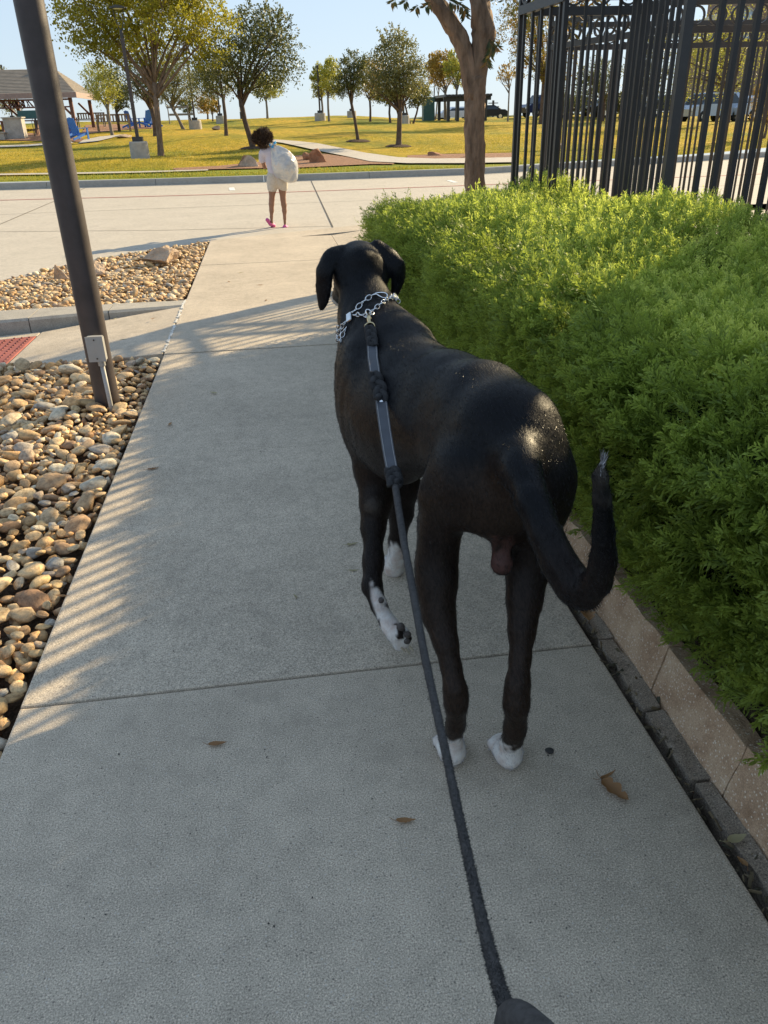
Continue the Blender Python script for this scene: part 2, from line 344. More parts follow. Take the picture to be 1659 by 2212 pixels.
# ramp going left between the stone beds, kerb and island
slab([(L-.012, 5.80, 0), (L-.012, 7.44, 0), (-2.05, 7.10, -.085), (-2.05, 5.86, -.075)][::-1], 'slab', None, walk)
slab([(-2.058, 6.96, -.085), (-2.058, 7.10, -.085), (-4.6, 6.72, -.12), (-4.6, 6.58, -.12)][::-1], 'slab', None, walk)
slab([(-2.06, 5.86, -.075), (-2.06, 6.05, -.077), (-4.6, 6.05, -.12), (-4.6, 5.86, -.12)], 'slab', None, walk)
tp = slab([(-2.064, 6.056, -.078), (-2.064, 6.952, -.083), (-4.4, 6.57, -.115), (-4.4, 6.056, -.115)][::-1], 'tactile_plate', M['tactile'], walk)
mb = MB()
for ix in range(26):
    for iy in range(14):
        x = -2.10-ix*.062; y = 6.09+iy*.062
        if y > 6.93+(x+2.06)*.16: continue
        z = -.079-.0145*(-2.06-x); a = np.arange(6)*math.pi/3
        V = [(x+.013*math.cos(q), y+.013*math.sin(q), z) for q in a]+[(x+.007*math.cos(q), y+.007*math.sin(q), z+.0065) for q in a]
        mb.add(V, [(j, (j+1)%6, 6+(j+1)%6, 6+j) for j in range(6)]+[tuple(range(6, 12))])
o = mb.build('tactile_domes', M['tactile'], walk, smooth=False); o['kind'] = 'stuff'
# sealant line on the walk edge
mb = MB()
for y in np.arange(5.86, 7.72, .045):
    if rnd.random() < .82: mb.box((L-.006+rnd.uniform(-.004, .004), y, .0015), (rnd.uniform(.010, .028), .043, .008), Matrix.Rotation(rnd.uniform(-.3, .3), 3, 'Z'))
o = mb.build('sealant_strip', M['caulk'], walk); o['kind'] = 'stuff'
ik = thing('island_kerb', (-2, 7.6, 0), None, None); ik['kind'] = 'structure'
xs = [-.86, -1.5, -2.15, -4.2, -7.0]; tops = [.004, .022, .03, .03, .03]; ys0 = [7.46, 7.30, 7.13, 6.80, 6.6]; ys1 = [7.70, 7.62, 7.55, 7.45, 7.4]
for i in range(4):
    V = []
    for k in (i, i+1):
        xx = xs[k] + (-.004 if k == i else .004)
        V += [(xx, ys0[k], -.25), (xx, ys0[k]+.006, tops[k]-.02), (xx, ys0[k]+.03, tops[k]), (xx, ys1[k], tops[k]), (xx, ys1[k], -.25)]
    mb = MB(); mb.add(V, [(j, (j+1)%5, 5+(j+1)%5, 5+j) for j in range(5)]+[tuple(range(4, -1, -1)), tuple(range(5, 10))]); mb.build('kerb_stone', M['kerb'], ik)
# edge strip between rocks and road of the island
flat('island_edge', [(p[0]+.02, p[1]-.05) for p in bd[3:8]], .12, -.006, M['kerb'])

# ------------------------------------------------------------------ river stones
def stone_mat(name, inst):
    m, nt, b = new_mat(name); co = _coord(nt, 'obj')
    if inst: f = nt.nodes.new('ShaderNodeObjectInfo').outputs['Random']
    else:
        a_ = nt.nodes.new('ShaderNodeAttribute'); a_.attribute_name = 'tint'; f = a_.outputs['Fac']
    c = _ramp(nt, f, [(0, (.42, .26, .12)), (.14, (.60, .43, .22)), (.3, (.28, .16, .09)), (.42, (.66, .50, .29)), (.56, (.46, .28, .13)), (.68, (.74, .64, .46)), (.78, (.34, .32, .29)), (.88, (.58, .34, .14)), (1, (.66, .52, .32))], 'LINEAR')
    n = _ramp(nt, _noise(nt, co, 2.2 if inst else 22, 7, .7), [(.32, (.50, .42, .34)), (.5, (1, 1, 1)), (.68, (1.4, 1.35, 1.25))])
    c = _mix(nt, 1, c, n, 'MULTIPLY'); nt.links.new(c, b.inputs['Base Color']); b.inputs['Roughness'].default_value = .72
    nt.links.new(_bump(nt, _noise(nt, co, 5 if inst else 70, 5, .7), .5, .012), b.inputs['Normal']); return m
M['stone'] = stone_mat('river_stone', True); M['stone2'] = stone_mat('river_stone_small', False)
def ico(sub):
    bm = bmesh.new(); bmesh.ops.create_icosphere(bm, subdivisions=sub, radius=1)
    V = np.array([v.co[:] for v in bm.verts]); F = np.array([[v.index for v in f.verts] for f in bm.faces]); bm.free(); return V, F
IV = {k: ico(k) for k in (1, 2, 3)}
def rockshape(sub, seed, amp=.18, cut=.12, np_=8, h0=.5):
    V, F = IV[sub]; V = V.copy(); V *= (1+amp*pnoise(V, .22, seed)+amp*.35*pnoise(V, .6, seed+9))[:, None]
    r = np.random.default_rng(seed)
    for _ in range(np_):                                 # flattened facets
        d = r.normal(size=3); d /= np.linalg.norm(d); h = r.uniform(h0, .95); s_ = V@d; V -= d*(np.maximum(s_-h, 0)*(1-cut))[:, None]
    return V, F
def rotm(r):
    q = r.normal(size=4); q /= np.linalg.norm(q); return np.array(Quaternion(q).to_matrix())
def inpoly(p, poly):
    x, y = p; c = False; j = len(poly)-1
    for i in range(len(poly)):
        xi, yi = poly[i]; xj, yj = poly[j]
        if (yi > y) != (yj > y) and x < (xj-xi)*(y-yi)/(yj-yi)+xi: c = not c
        j = i
    return c
def stone_bed(name, poly, base, rmin, rmax, tries, seed, scaleY=None, avoid=()):
    bed = thing(name, (float(np.mean([p[0] for p in poly])), float(np.mean([p[1] for p in poly])), 0), None, None); bed['kind'] = 'structure'
    mb = MB(); z0 = base-.085
    mb.add([(p[0], p[1], z0) for p in poly], [tuple(range(len(poly)))]); mb.build('bed_soil', M['soil'], bed)
    r = np.random.default_rng(seed); xs = [p[0] for p in poly]; ys = [p[1] for p in poly]
    st = []; cell = rmax*2; grid = {}
    cand = []
    for t in range(tries):
        x, y = r.uniform(min(xs), max(xs)), r.uniform(min(ys), max(ys)); cand.append((x, y, rmin+(rmax-rmin)*(r.random()**2.2)*(1-.6*t/tries)))
    for x, y, s in cand:
        if not inpoly((x, y), poly): continue
        if name == 'river_stone_bed' and x+s*.95 > -.853: continue
        if name == 'island_stone_bed' and x+s*.95 > -.85: continue
        if any((x-a)**2+(y-b)**2 < c*c for a, b, c in avoid): continue
        gx_, gy_ = int(x//cell), int(y//cell); ok = True
        for i in (-1, 0, 1):
            for j in (-1, 0, 1):
                for (a, b, c) in grid.get((gx_+i, gy_+j), ()):
                    if (a-x)**2+(b-y)**2 < (.70*(c+s))**2: ok = False; break
                if not ok: break
            if not ok: break
        if ok: grid.setdefault((gx_, gy_), []).append((x, y, s)); st.append((x, y, s))
    def vis(q):
        p = np.array([q[0], q[1], base]); v = p-CP; d = v@FW; px = PCX+FPX*(v@RT)/d; py = PCY-FPX*(v@UP)/d
        return q[2]/d if (-60 < px < 1720 and -60 < py < 2300 and d > 0) else q[2]/d*.2
    st.sort(key=vis, reverse=True)
    pro = []
    for k in range(10):
        V, F = rockshape(2, seed*10+k); me = bpy.data.meshes.new('river_stone'); me.from_pydata(V.tolist(), [], F.tolist()); me.materials.append(M['stone'])
        me.polygons.foreach_set('use_smooth', [True]*len(F)); pro.append(me)
    VV = []; FF = []; TT = []; nn = 0
    for i, (x, y, s) in enumerate(st):
        el = r.uniform(1.0, 1.45); fl = r.uniform(.42, .68); ang = r.uniform(0, 6.28); ti = (r.normal(0, .28), r.normal(0, .28))
        z = base-.030+r.uniform(-.010, .016)+s*.15
        if i < 300:
            o = bpy.data.objects.new('river_stone', pro[i % 10]); COL.objects.link(o)
            o.location = (x, y, z); o.scale = (s*el, s/el**.5, s*fl); o.rotation_euler = (ti[0], ti[1], ang); adopt(o, bed)
        else:
            V, F = rockshape(2 if s/depth((x, y, 0)) > .008 else 1, seed+i % 40); R = np.array((Matrix.Rotation(ang, 3, 'Z') @ Matrix.Rotation(ti[0], 3, 'X') @ Matrix.Rotation(ti[1], 3, 'Y')))
            V = (V*np.array([s*el, s/el**.5, s*fl]))@R.T + np.array([x, y, z]); VV.append(V); FF.append(F+nn); nn += len(V); TT.append(np.full(len(V), r.random()))
    # under layer
    nu = int(len(st)*1.5)
    for i in range(nu):
        x, y = r.uniform(min(xs), max(xs)), r.uniform(min(ys), max(ys))
        if not inpoly((x, y), poly): continue
        s = r.uniform(rmin*.8, rmin*1.5); V, F = rockshape(1, seed+i % 30); V = (V*np.array([s*1.2, s, s*.7]))@rotm(r).T + np.array([x, y, base-.045]); VV.append(V); FF.append(F+nn); nn += len(V); TT.append(np.full(len(V), r.random()))
    o = fast('small_stones', np.concatenate(VV), np.concatenate(FF), M['stone2'], bed, tint=np.concatenate(TT), smooth=True); o['kind'] = 'stuff'
    return bed
LPX, LPY = -1.085, 4.78                                   # lamp post
stone_bed('river_stone_bed', [(-.862, .6), (-.862, 5.76), (-2.05, 5.84), (-3.1, 5.84), (-2.6, 3.6), (-1.7, 1.5), (-1.5, .6)], 0.0, .022, .072, 19000, 3, avoid=[(LPX, LPY, .1)])
stone_bed('island_stone_bed', [(-.865, 7.73), (-.865, 11.86), (-1.6, 11.25), (-2.35, 10.5), (-3.05, 9.3), (-3.75, 8.95), (-4.2, 7.5), (-2.2, 7.6)], .015, .024, .060, 16000, 5, avoid=[(-1.25, 10.35, .2), (-2.35, 9.3, .12)])
M['boulder'] = simple('sandstone', (.46, .34, .24), .85, .3, 6, .8, 18, 0, 'obj', .04, .3)
M['boulder2'] = simple('rust_sandstone', (.36, .17, .09), .85, .35, 4, .8, 12, 0, 'obj', .05, .3)
def rnoise3(V, seed): return np.stack([pnoise(V, .9, seed+k) for k in range(3)], 1)
def boulder(px, py, Y, w, hgt_, label, mat='boulder', seed=1, fn=None, dz=0, dy=.8, name='boulder'):
    p = fn(px, py) if fn else at(px, py, Y)
    V, F = rockshape(3, seed, .26, .0, 14, .28); V = V*1.35; V += .06*rnoise3(V, seed); V[:, 2] = np.where(V[:, 2] < -.35, -.35, V[:, 2])
    V = V*np.array([w/2, w/2*dy, hgt_/1.35]); V[:, 2] += hgt_*.26
    me = bpy.data.meshes.new(name); me.from_pydata(V.tolist(), [], F.tolist())
    o = finish(me, name, M[mat]); o.location = (p[0], p[1], p[2]+dz); tag(o, label, 'rock'); return o
def gf(z=0): return lambda x, y: G(x, y, z)
boulder(340, 566, 0, .40, .20, 'large pinkish tan boulder on top of the island stones beside the walk', seed=11, fn=gf(.03))
boulder(372, 560, 0, .25, .14, 'smaller tan rock leaning against the large island boulder', seed=12, fn=gf(.03))
boulder(134, 602, 0, .14, .17, 'stumpy pale upright rock among island stones left of the tall post', seed=13, fn=gf(.02))
boulder(212, 590, 0, .20, .13, 'pale tan rock half hidden behind the tall post on the island', seed=14, fn=gf(.02))
boulder(541, 361, 0, .66, .32, 'jagged tan boulder on the grass left of the walking child', seed=15, fn=T)
boulder(667, 347, 0, .50, .28, 'dark rust red block of rock behind the orange boulder', 'boulder2', seed=16, fn=T)
boulder(690, 353, 0, .66, .36, 'orange brown boulder on the gravel right of the child', 'boulder2', seed=17, fn=T)
boulder(942, 338, 0, .46, .18, 'flat reddish rock on the gravel edge left of the near tree trunk', 'boulder2', seed=18, fn=T)
boulder(1010, 341, 0, .3, .2, 'dark rust rock touching the near tree trunk outline', 'boulder2', seed=19, fn=T)
boulder(1190, 334, 0, .85, .42, 'pinkish tan boulder seen through the iron bars', seed=20, fn=T)
boulder(268, 298, 0, .9, .15, 'low grey flat rock on grass left of the lamp base', 'boulder', seed=21, fn=T)
boulder(85, 303, 0, .9, .22, 'low brown rock on gravel at the pavilion edge', 'boulder2', seed=22, fn=T)
boulder(470, 281, 0, .5, .2, 'small rock on the lawn by the distant lamp base', 'boulder', seed=23, fn=T)
# ------------------------------------------------------------------ block wall, mow strip, planting soil
m, nt, b = new_mat('aggregate_block'); co_ = _coord(nt, 'world')
c0 = _ramp(nt, _noise(nt, co_, 9, 6, .7), [(.3, (.36, .22, .13)), (.5, (.54, .36, .23)), (.7, (.68, .49, .33))])
vo = nt.nodes.new('ShaderNodeTexVoronoi'); vo.inputs['Scale'].default_value = 95; nt.links.new(co_, vo.inputs['Vector'])
c0 = _mix(nt, _ramp(nt, vo.outputs['Distance'], [(.16, (.85, .85, .85)), (.30, (0, 0, 0))]), c0, (.85, .74, .60))
gr = _noise(nt, co_, 260, 3, .7); c0 = _mix(nt, .7, c0, _ramp(nt, gr, [(.3, (.3, .3, .3)), (.7, (.75, .75, .75))]), 'OVERLAY')
nt.links.new(c0, b.inputs['Base Color']); b.inputs['Roughness'].default_value = .9
nt.links.new(_bump(nt, gr, .9, .004, _bump(nt, _noise(nt, co_, 55, 4, .7), .8, .008)), b.inputs['Normal']); M['block'] = m
M['broken'] = concrete('broken_concrete', (.30, .25, .20), .3, .7)
wall = thing('block_wall', (1.1, 3, 0), 'low tan exposed aggregate block wall holding the hedge bed along the walk', 'wall')
def rough_block(x0, x1, y0, y1, z0, z1, seed, name, mat, parent, amp=.006, batter=.05, n=10):
    bm = bmesh.new(); bmesh.ops.create_cube(bm, size=1); bmesh.ops.subdivide_edges(bm, edges=bm.edges[:], cuts=4, use_grid_fill=True)
    for v in bm.verts:
        z = z0+(v.co.z+.5)*(z1-z0); y = y0+(v.co.y+.5)*(y1-y0); x = x0+(v.co.x+.5)*(x1-x0)+batter*(v.co.z+.5)*(.5-v.co.x)
        v.co = (x, y, z)
    P = np.array([v.co[:] for v in bm.verts]); d1 = pnoise(P, 5, seed); d2 = pnoise(P, 6, seed+1); d3 = pnoise(P, 6, seed+2)
    for i, v in enumerate(bm.verts): v.co.x += amp*d1[i]; v.co.z += amp*.6*d2[i]; v.co.y += amp*.3*d3[i]
    me = bpy.data.meshes.new(name); bm.to_mesh(me); bm.free(); me.polygons.foreach_set('use_smooth', [False]*len(me.polygons))
    return finish(me, name, mat, parent)
y = -.35; i = 0
while y < 6.6:
    l = .40; rough_block(.985, 1.085, y+.0025, y+l-.0025, -.1, .150+rnd.uniform(-.003, .003), 100+i, 'block', M['block'], wall); y += l; i += 1
strip_ = thing('broken_edging', (.96, 3, 0), 'cracked grey brown concrete edging strip between walk and block wall', 'edging')
y = -.3; i = 0
while y < 6.5:
    l = rnd.choice([.16, .27, .34, .22, .4]); rough_block(.948+rnd.uniform(-.004, .008), 1.0, y+.006, y+l-.006, -.09, -.004+rnd.uniform(-.006, .006), 300+i, 'concrete_chunk', M['broken'], strip_, .010, .0); y += l; i += 1
mb = MB(); gx_ = np.linspace(1.062, 2.6, 60); gy_ = np.linspace(-1, 6.9, 260); XX, YY = np.meshgrid(gx_, gy_); PP = np.stack([XX.ravel(), YY.ravel(), 0*XX.ravel()], 1); PP[:, 2] = .150+.02*sstep(1.08, 1.3, PP[:, 0])+(.010*pnoise(PP, 6, 2)+.006*pnoise(PP, 17, 3))*sstep(1.09, 1.2, PP[:, 0])-.014*sstep(1.12, 1.08, PP[:, 0])
mb.add(PP, [(i*60+j, i*60+j+1, (i+1)*60+j+1, (i+1)*60+j) for i in range(259) for j in range(59)]); mb.box((1.86, 6.92, -.0), (1.6, .06, .24)); structure(mb.build('planting_soil', M['soil']))
mb = MB(); mb.add([(2.6, -8, .012), (30, -8, .012), (30, 12.6, .012), (3.42, 12.6, .012), (2.6, 7.2, .012)], [(0, 1, 2, 3, 4)]); structure(mb.build('patio_floor', M['slab']))
# litter in the gap
r = np.random.default_rng(4); mb = MB()
for k in range(420):
    y = r.uniform(.5, 5.5); x = r.uniform(.918, .952) if r.random() < .8 else r.uniform(.98, 1.0); s = r.uniform(.004, .016)
    mb.box((x, y, -.012+r.uniform(-.004, .010)), (s*.6, s*2, .002), rotm(r)*1.0, 0, r.random())
M['litter'] = leafmat('dry_litter', (.05, .05, .035), (.22, .17, .10), .1, .8)
tag(mb.build('leaf_litter', M['litter']), 'dry leaf litter and twigs caught in the gap beside the walk', 'leaf litter', kind='stuff')

# ------------------------------------------------------------------ hedge
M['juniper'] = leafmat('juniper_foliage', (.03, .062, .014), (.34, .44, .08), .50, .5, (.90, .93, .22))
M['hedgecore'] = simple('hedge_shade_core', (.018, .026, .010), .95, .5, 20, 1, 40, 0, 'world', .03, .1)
hedge = thing('juniper_hedge', (1.5, 3.5, .1), 'bright green clipped juniper hedge behind the block wall, iron bars rising at its back', 'hedge')
HX1 = 2.22; HY0, HY1 = -.6, 6.62
def hedge_face(Y, z):       # X of the walk-side surface
    base = 1.09 - .04*sstep(2.2, 3.6, Y)
    out = .95 - .16*sstep(4.7, 6.1, Y) + .02*np.sin(Y*2.1) + .02*np.sin(Y*5.3+1)
    t = sstep(.12, .50, z); f = base + (out-base)*t
    return f + .30*sstep(.74, .98, z)**2
def hedge_top(X, Y): return .93 + .035*np.sin(X*4+Y*1.7) + .03*np.sin(Y*3.1-X*2) + .03*sstep(1.2, 1.7, X) + .07*sstep(1.7, 2.1, X) - .05*sstep(1.5, 1.15, X)
# dark hull inside the sprays, coloured as deep shade and blocking light
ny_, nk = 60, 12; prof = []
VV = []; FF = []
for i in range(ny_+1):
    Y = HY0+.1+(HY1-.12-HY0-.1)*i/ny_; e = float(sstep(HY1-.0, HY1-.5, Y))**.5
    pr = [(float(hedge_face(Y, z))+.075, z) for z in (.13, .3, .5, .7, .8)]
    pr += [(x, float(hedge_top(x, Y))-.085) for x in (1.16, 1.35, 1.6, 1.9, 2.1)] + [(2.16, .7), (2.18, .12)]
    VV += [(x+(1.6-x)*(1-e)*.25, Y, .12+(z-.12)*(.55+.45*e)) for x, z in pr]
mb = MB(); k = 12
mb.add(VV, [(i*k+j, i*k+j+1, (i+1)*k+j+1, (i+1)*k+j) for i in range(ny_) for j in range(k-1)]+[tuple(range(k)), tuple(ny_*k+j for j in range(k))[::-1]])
o = mb.build('shade_hull', M['hedgecore'], hedge, smooth=True); o['kind'] = 'stuff'
def spray(seed, ns, nsub):
    """a feathery juniper spray along +Z, roughly flat in XZ; returns diamonds (n,4,3) + tint"""
    r = np.random.default_rng(seed); Q = []; TT = []
    bend = r.uniform(-.25, .25); curl = r.uniform(-.2, .35)
    ax = lambda t: np.array([bend*t*t, curl*t*t*.6, t])
    def dia(a, b, w, t0, t1, nrm):
        d = b-a; s = np.cross(d, nrm); s /= np.linalg.norm(s)+1e-9; m_ = a*.45+b*.55
        Q.append([a, m_+s*w, b, m_-s*w]); TT.append([t0, (t0+t1)/2, t1, (t0+t1)/2])
    for i in range(4): dia(ax(i/4), ax((i+1.1)/4), .012, .05, .15, np.array([0, 1., 0]))
    for i in range(ns):
        t = .12+.88*i/ns; a = ax(t); sd = 1 if i % 2 else -1; l = (.42*(1-t)**.7+.10)*r.uniform(.75, 1.2)
        an = r.uniform(.55, .95); ph = r.uniform(-.7, .7); d = np.array([sd*math.sin(an)*math.cos(ph), math.sin(an)*math.sin(ph), math.cos(an)]); nr = np.array([r.normal(0, .5), 1, r.normal(0, .5)])
        for j in range(nsub):
            u = (j+.2)/nsub; p = a+d*l*u; s2 = 1 if j % 2 else -1
            d2 = d*math.cos(.6)+np.cross(nr/np.linalg.norm(nr), d)*s2*math.sin(.6)+r.normal(0, .12, 3); l2 = l*.38*(1-u*.5)+.045
            dia(p, p+d2*l2, .013+.008*r.random(), .3*t+.2, .55+.45*t, nr+r.normal(0, .5, 3))
        dia(a, a+d*l*1.05, .012, .2, .7+.3*t, nr)
    return np.array(Q), np.array(TT)
LOD = {0: [spray(s, 15, 6) for s in range(6)], 1: [spray(20+s, 11, 4) for s in range(6)], 2: [spray(40+s, 8, 3) for s in range(6)]}
r = np.random.default_rng(12); acc = {0: [], 1: [], 2: []}; acT = {0: [], 1: [], 2: []}
def put(P, D, s, lod, tb):
    Q, TT = LOD[lod][r.integers(6)]
    z = D/np.linalg.norm(D); x = np.cross(r.normal(size=3), z); x /= np.linalg.norm(x); y_ = np.cross(z, x)
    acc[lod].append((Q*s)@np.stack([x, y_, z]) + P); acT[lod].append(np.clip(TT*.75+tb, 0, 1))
def lodof(Y): return 0 if Y < 3.1 else (1 if Y < 4.8 else 2)
def scatter(n, fn):
    for _ in range(n): fn()
def side():
    Y = HY0+.3+(HY1-HY0-.35)*r.random(); z = .16+.76*r.random()**.9
    if Y < 2.4 and z < .23: return
    X = float(hedge_face(Y, z))+r.uniform(.0, .11); up = .9+.5*z
    D = np.array([-1.0+r.normal(0, .35), r.normal(-.15, .55), up*r.uniform(.1, 1.1) if z > .3 else r.uniform(-.5, .7)])
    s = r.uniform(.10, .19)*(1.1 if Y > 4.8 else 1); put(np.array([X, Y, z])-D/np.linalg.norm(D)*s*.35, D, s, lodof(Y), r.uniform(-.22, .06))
def top():
    Y = HY0+.3+(HY1-HY0-.3)*r.random(); X = float(hedge_face(Y, .7))+.05+(HX1-.05-float(hedge_face(Y, .7)))*r.random(); z = float(hedge_top(X, Y)) - .02*r.random() - .16*float(sstep(.27, .03, X-float(hedge_face(Y, .7))))
    if Y < 1.2 and X > 2: return
    D = np.array([r.normal(-.25, .4), r.normal(-.1, .4), 1.0]); s = r.uniform(.08, .17)*(1.15 if Y > 4.8 else 1)*(1.35 if r.random() < .06 else 1)
    e = max(0, Y-(HY1-.45))/.45; z -= .18*e*e
    put(np.array([X, Y, z])-D/np.linalg.norm(D)*s*.45, D, s, lodof(Y), r.uniform(-.08, .5))  # lighter tint on top sprays paints sunlight into the foliage colour
def end():
    X = 1.0+(HX1-1.0)*r.random(); z = .15+.75*r.random(); D = np.array([r.normal(-.3, .4), 1, r.uniform(-.2, 1)]); s = r.uniform(.1, .18)
    put(np.array([X, HY1-.12+r.uniform(-.04, .04), z])-D/np.linalg.norm(D)*s*.4, D, s, 2, r.uniform(-.1, .25))
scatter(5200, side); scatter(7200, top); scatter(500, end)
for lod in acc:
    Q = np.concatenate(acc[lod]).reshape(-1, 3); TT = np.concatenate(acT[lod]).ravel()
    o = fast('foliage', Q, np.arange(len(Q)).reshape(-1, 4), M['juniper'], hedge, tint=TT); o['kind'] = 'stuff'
# a few long shoots standing out
mb = MB()
for k in range(70):
    Y = r.uniform(1.3, 6.3); X = r.uniform(1.0, 2.2) if k % 2 else r.uniform(1.85, 2.2); z = float(hedge_top(X, Y))-.05; D = np.array([r.normal(-.35, .5), r.normal(0, .5), 1]); D /= np.linalg.norm(D); l = r.uniform(.12, .24)
    P = [np.array([X, Y, z])+D*l*t+np.array([0, 0, -.03*t*t]) for t in (0, .5, 1)]; mb.tube(P, [.003, .002, .001], 4, col=.3)
    for j in range(12):
        t = .2+.8*j/12; p = np.array([X, Y, z])+D*l*t+np.array([0, 0, -.03*t*t]); d2 = D+r.normal(0, .6, 3); d2 /= np.linalg.norm(d2); s_ = np.cross(d2, r.normal(size=3)); s_ /= np.linalg.norm(s_); q = p+d2*.03
        mb.add([p, (p+q)/2+s_*.003, q, (p+q)/2-s_*.003], [(0, 1, 2, 3)], 0, .9)
o = mb.build('long_shoots', M['juniper'], hedge); o['kind'] = 'stuff'

# ------------------------------------------------------------------ iron fence around the patio
ZL, ZT = 2.15, 2.42        # underside of the lower rail / top
fence_n = [0]
def fence_run(a, b, label, post_a=None, post_b=None, spacing=.112, zb=.14, group='black iron fence panels around the patio', rings=True, bw=.019, t0=None, ph=.5, zt=ZT):
    a = np.array([*a, 0.]); b = np.array([*b, 0.]); L_ = np.linalg.norm(b-a); u = (b-a)/L_; ang = math.atan2(u[1], u[0])
    f = thing('iron_fence', ((a+b)/2), label, 'fence', group); R = np.array(Matrix.Rotation(ang, 3, 'Z'))
    m1 = MB(); m1.box(((a+b)/2)+[0, 0, ZL+.028], (L_, .045, .056), R); m1.build('rail', M['iron'], f)
    m1 = MB(); m1.box(((a+b)/2)+[0, 0, zt-.025], (L_, .045, .05), R); m1.build('rail', M['iron'], f)
    m1 = MB(); m1.box(((a+b)/2)+[0, 0, zb+.09], (L_, .04, .045), R); m1.build('rail', M['iron'], f)
    n = max(1, int(round(L_/spacing))); me = None
    for i in range(n):
        p = a+u*(i+ph)*L_/n
        if p is None: continue
        if me is None:
            q = MB(); q.box((0, 0, (zb+.112+ZL-.002)/2), (bw, bw, ZL-.002-zb-.112)); o = q.build('bar', M['iron']); me = o.data
        else: o = bpy.data.objects.new('bar', me); COL.objects.link(o)
        o.location = p; o.rotation_euler = (0, 0, ang); adopt(o, f)
    if rings:
        rr = (zt-.05-ZL-.056)/2-.001; nr = max(1, int(L_/(2*rr+.028))); me = None
        for i in range(nr):
            p = a+u*(i+.5)*L_/nr+[0, 0, (ZL+.056+zt-.05)/2]
            if me is None:
                t_ = np.linspace(0, 2*math.pi, 19)[:-1]; V = []; 
                for q in t_:
                    for (dr, dy) in ((-.014, -.012), (.0, -.012), (.0, .012), (-.014, .012)): V.append(((rr+dr)*math.cos(q), dy, (rr+dr)*math.sin(q)))
                F = [(i2*4+j, i2*4+(j+1) % 4, ((i2+1) % 18)*4+(j+1) % 4, ((i2+1) % 18)*4+j) for i2 in range(18) for j in range(4)]
                q = MB(); q.add(V, F); o = q.build('ring', M['iron']); me = o.data
            else: o = bpy.data.objects.new('ring', me); COL.objects.link(o)
            o.location = p; o.rotation_euler = (0, 0, ang); adopt(o, f)
    for P_, w in ((post_a, a), (post_b, b)):
        if P_:
            q = MB(); q.box(w+[0, 0, (zb-.15+2.5)/2], (P_, P_, 2.5-zb+.15), R); q.box(w+[0, 0, 2.51], (P_+.02, P_+.02, .02), R); q.build('post', M['iron'], f)
    return f
fence_run((1.93, 6.32), (1.99, 5.56), 'short black iron side panel at the far left end of the fence, behind the hedge', .028, .030, .15)
fence_run((2.06, 5.54), (2.50, 5.50), 'narrow black iron panel facing the walk, just right of the corner post', None, .03, .125)
fence_run((2.02, 6.36), (3.05, 6.34), 'black iron panel behind the front ones with round scrolls under its top rail', None, None, .122)
fence_run((2.37, 5.42), (2.22, 4.37), 'black iron panel seen nearly edge on, its bars crowded left of the thick post', None, .046, .105, bw=.021)
fence_run((2.33, 4.34), (4.5, 4.40), 'nearest black iron panel right of the thick post with wide spaced bars', None, .06, .105, bw=.027)
fence_run((3.75, 7.85), (6.0, 7.72), 'black iron panel whose ring frieze shows between the nearer bars at the right', .05, .07, .12)
fence_run((3.30, 9.65), (3.72, 7.92), 'long black iron panel running back behind the crowded middle bars', .04, None, .11)
fence_run((3.34, 9.72), (7.2, 9.6), 'farthest black iron panel, closing the back of the patio', None, .06, .12)
0 and fence_run((3.1, 6.36), (3.4, 7.75), 'short black iron cross panel joining the two rear panels', .05, None, .12)
0 and fence_run((2.50, 5.58), (2.9, 6.26), 'angled black iron panel hidden among the crowded middle bars', None, None, .10)
0 and fence_run((3.35, 4.45), (3.9, 5.9), 'black iron panel running back behind the right hand bars', None, .06, .11)

# ------------------------------------------------------------------ unseen building added out of frame on the right to throw the near shade
bl = thing('shade_building', (8, -.5, 0), 'unseen tan stucco building added at the right to cast the near shade', 'building')
M['stucco'] = simple('tan_stucco', (.36, .29, .21), .9, .1, 4, .4, 90, 0, 'world')
mb = MB(); mb.box((8.6, 3.385, 1.36), (7.6, 4.37, 2.76)); mb.build('wall', M['stucco'], bl)
mb = MB(); px0 = 4.86
holes = [(5.13, 3.35, .08, .055), (4.86, 3.21, .055, .06)]
ysb = 1.20; yeb = 5.57; zc0, zc1 = 2.74, 4.3
cuts = sorted(set([ysb, yeb]+[h[0]-h[2] for h in holes]+[h[0]+h[2] for h in holes]))
for y0, y1 in zip(cuts[:-1], cuts[1:]):
    hh = [h for h in holes if h[0]-h[2] < (y0+y1)/2 < h[0]+h[2]]
    if hh:
        h = hh[0]; mb.box((px0, (y0+y1)/2, (zc0+h[1]-h[3])/2), (.02, y1-y0, h[1]-h[3]-zc0)); mb.box((px0, (y0+y1)/2, (h[1]+h[3]+zc1)/2), (.02, y1-y0, zc1-h[1]-h[3]))
    else: mb.box((px0, (y0+y1)/2, (zc0+zc1)/2), (.02, y1-y0, zc1-zc0))
mb.build('sun_patch_screen', M['stucco'], bl)  # unseen screen added above the wall, pierced to drop sun patches on the dog
mb = MB(); mb.box((px0, 3.385, 4.34), (.24, 4.4, .08)); mb.build('sun_patch_screen_cap', M['kerb'], bl)
for y in (2.2, 4.4):
    mb = MB(); mb.box((4.775, y, 1.45), (.05, 1.4, 1.5)); w_ = mb.build('window', M['iron'], bl)

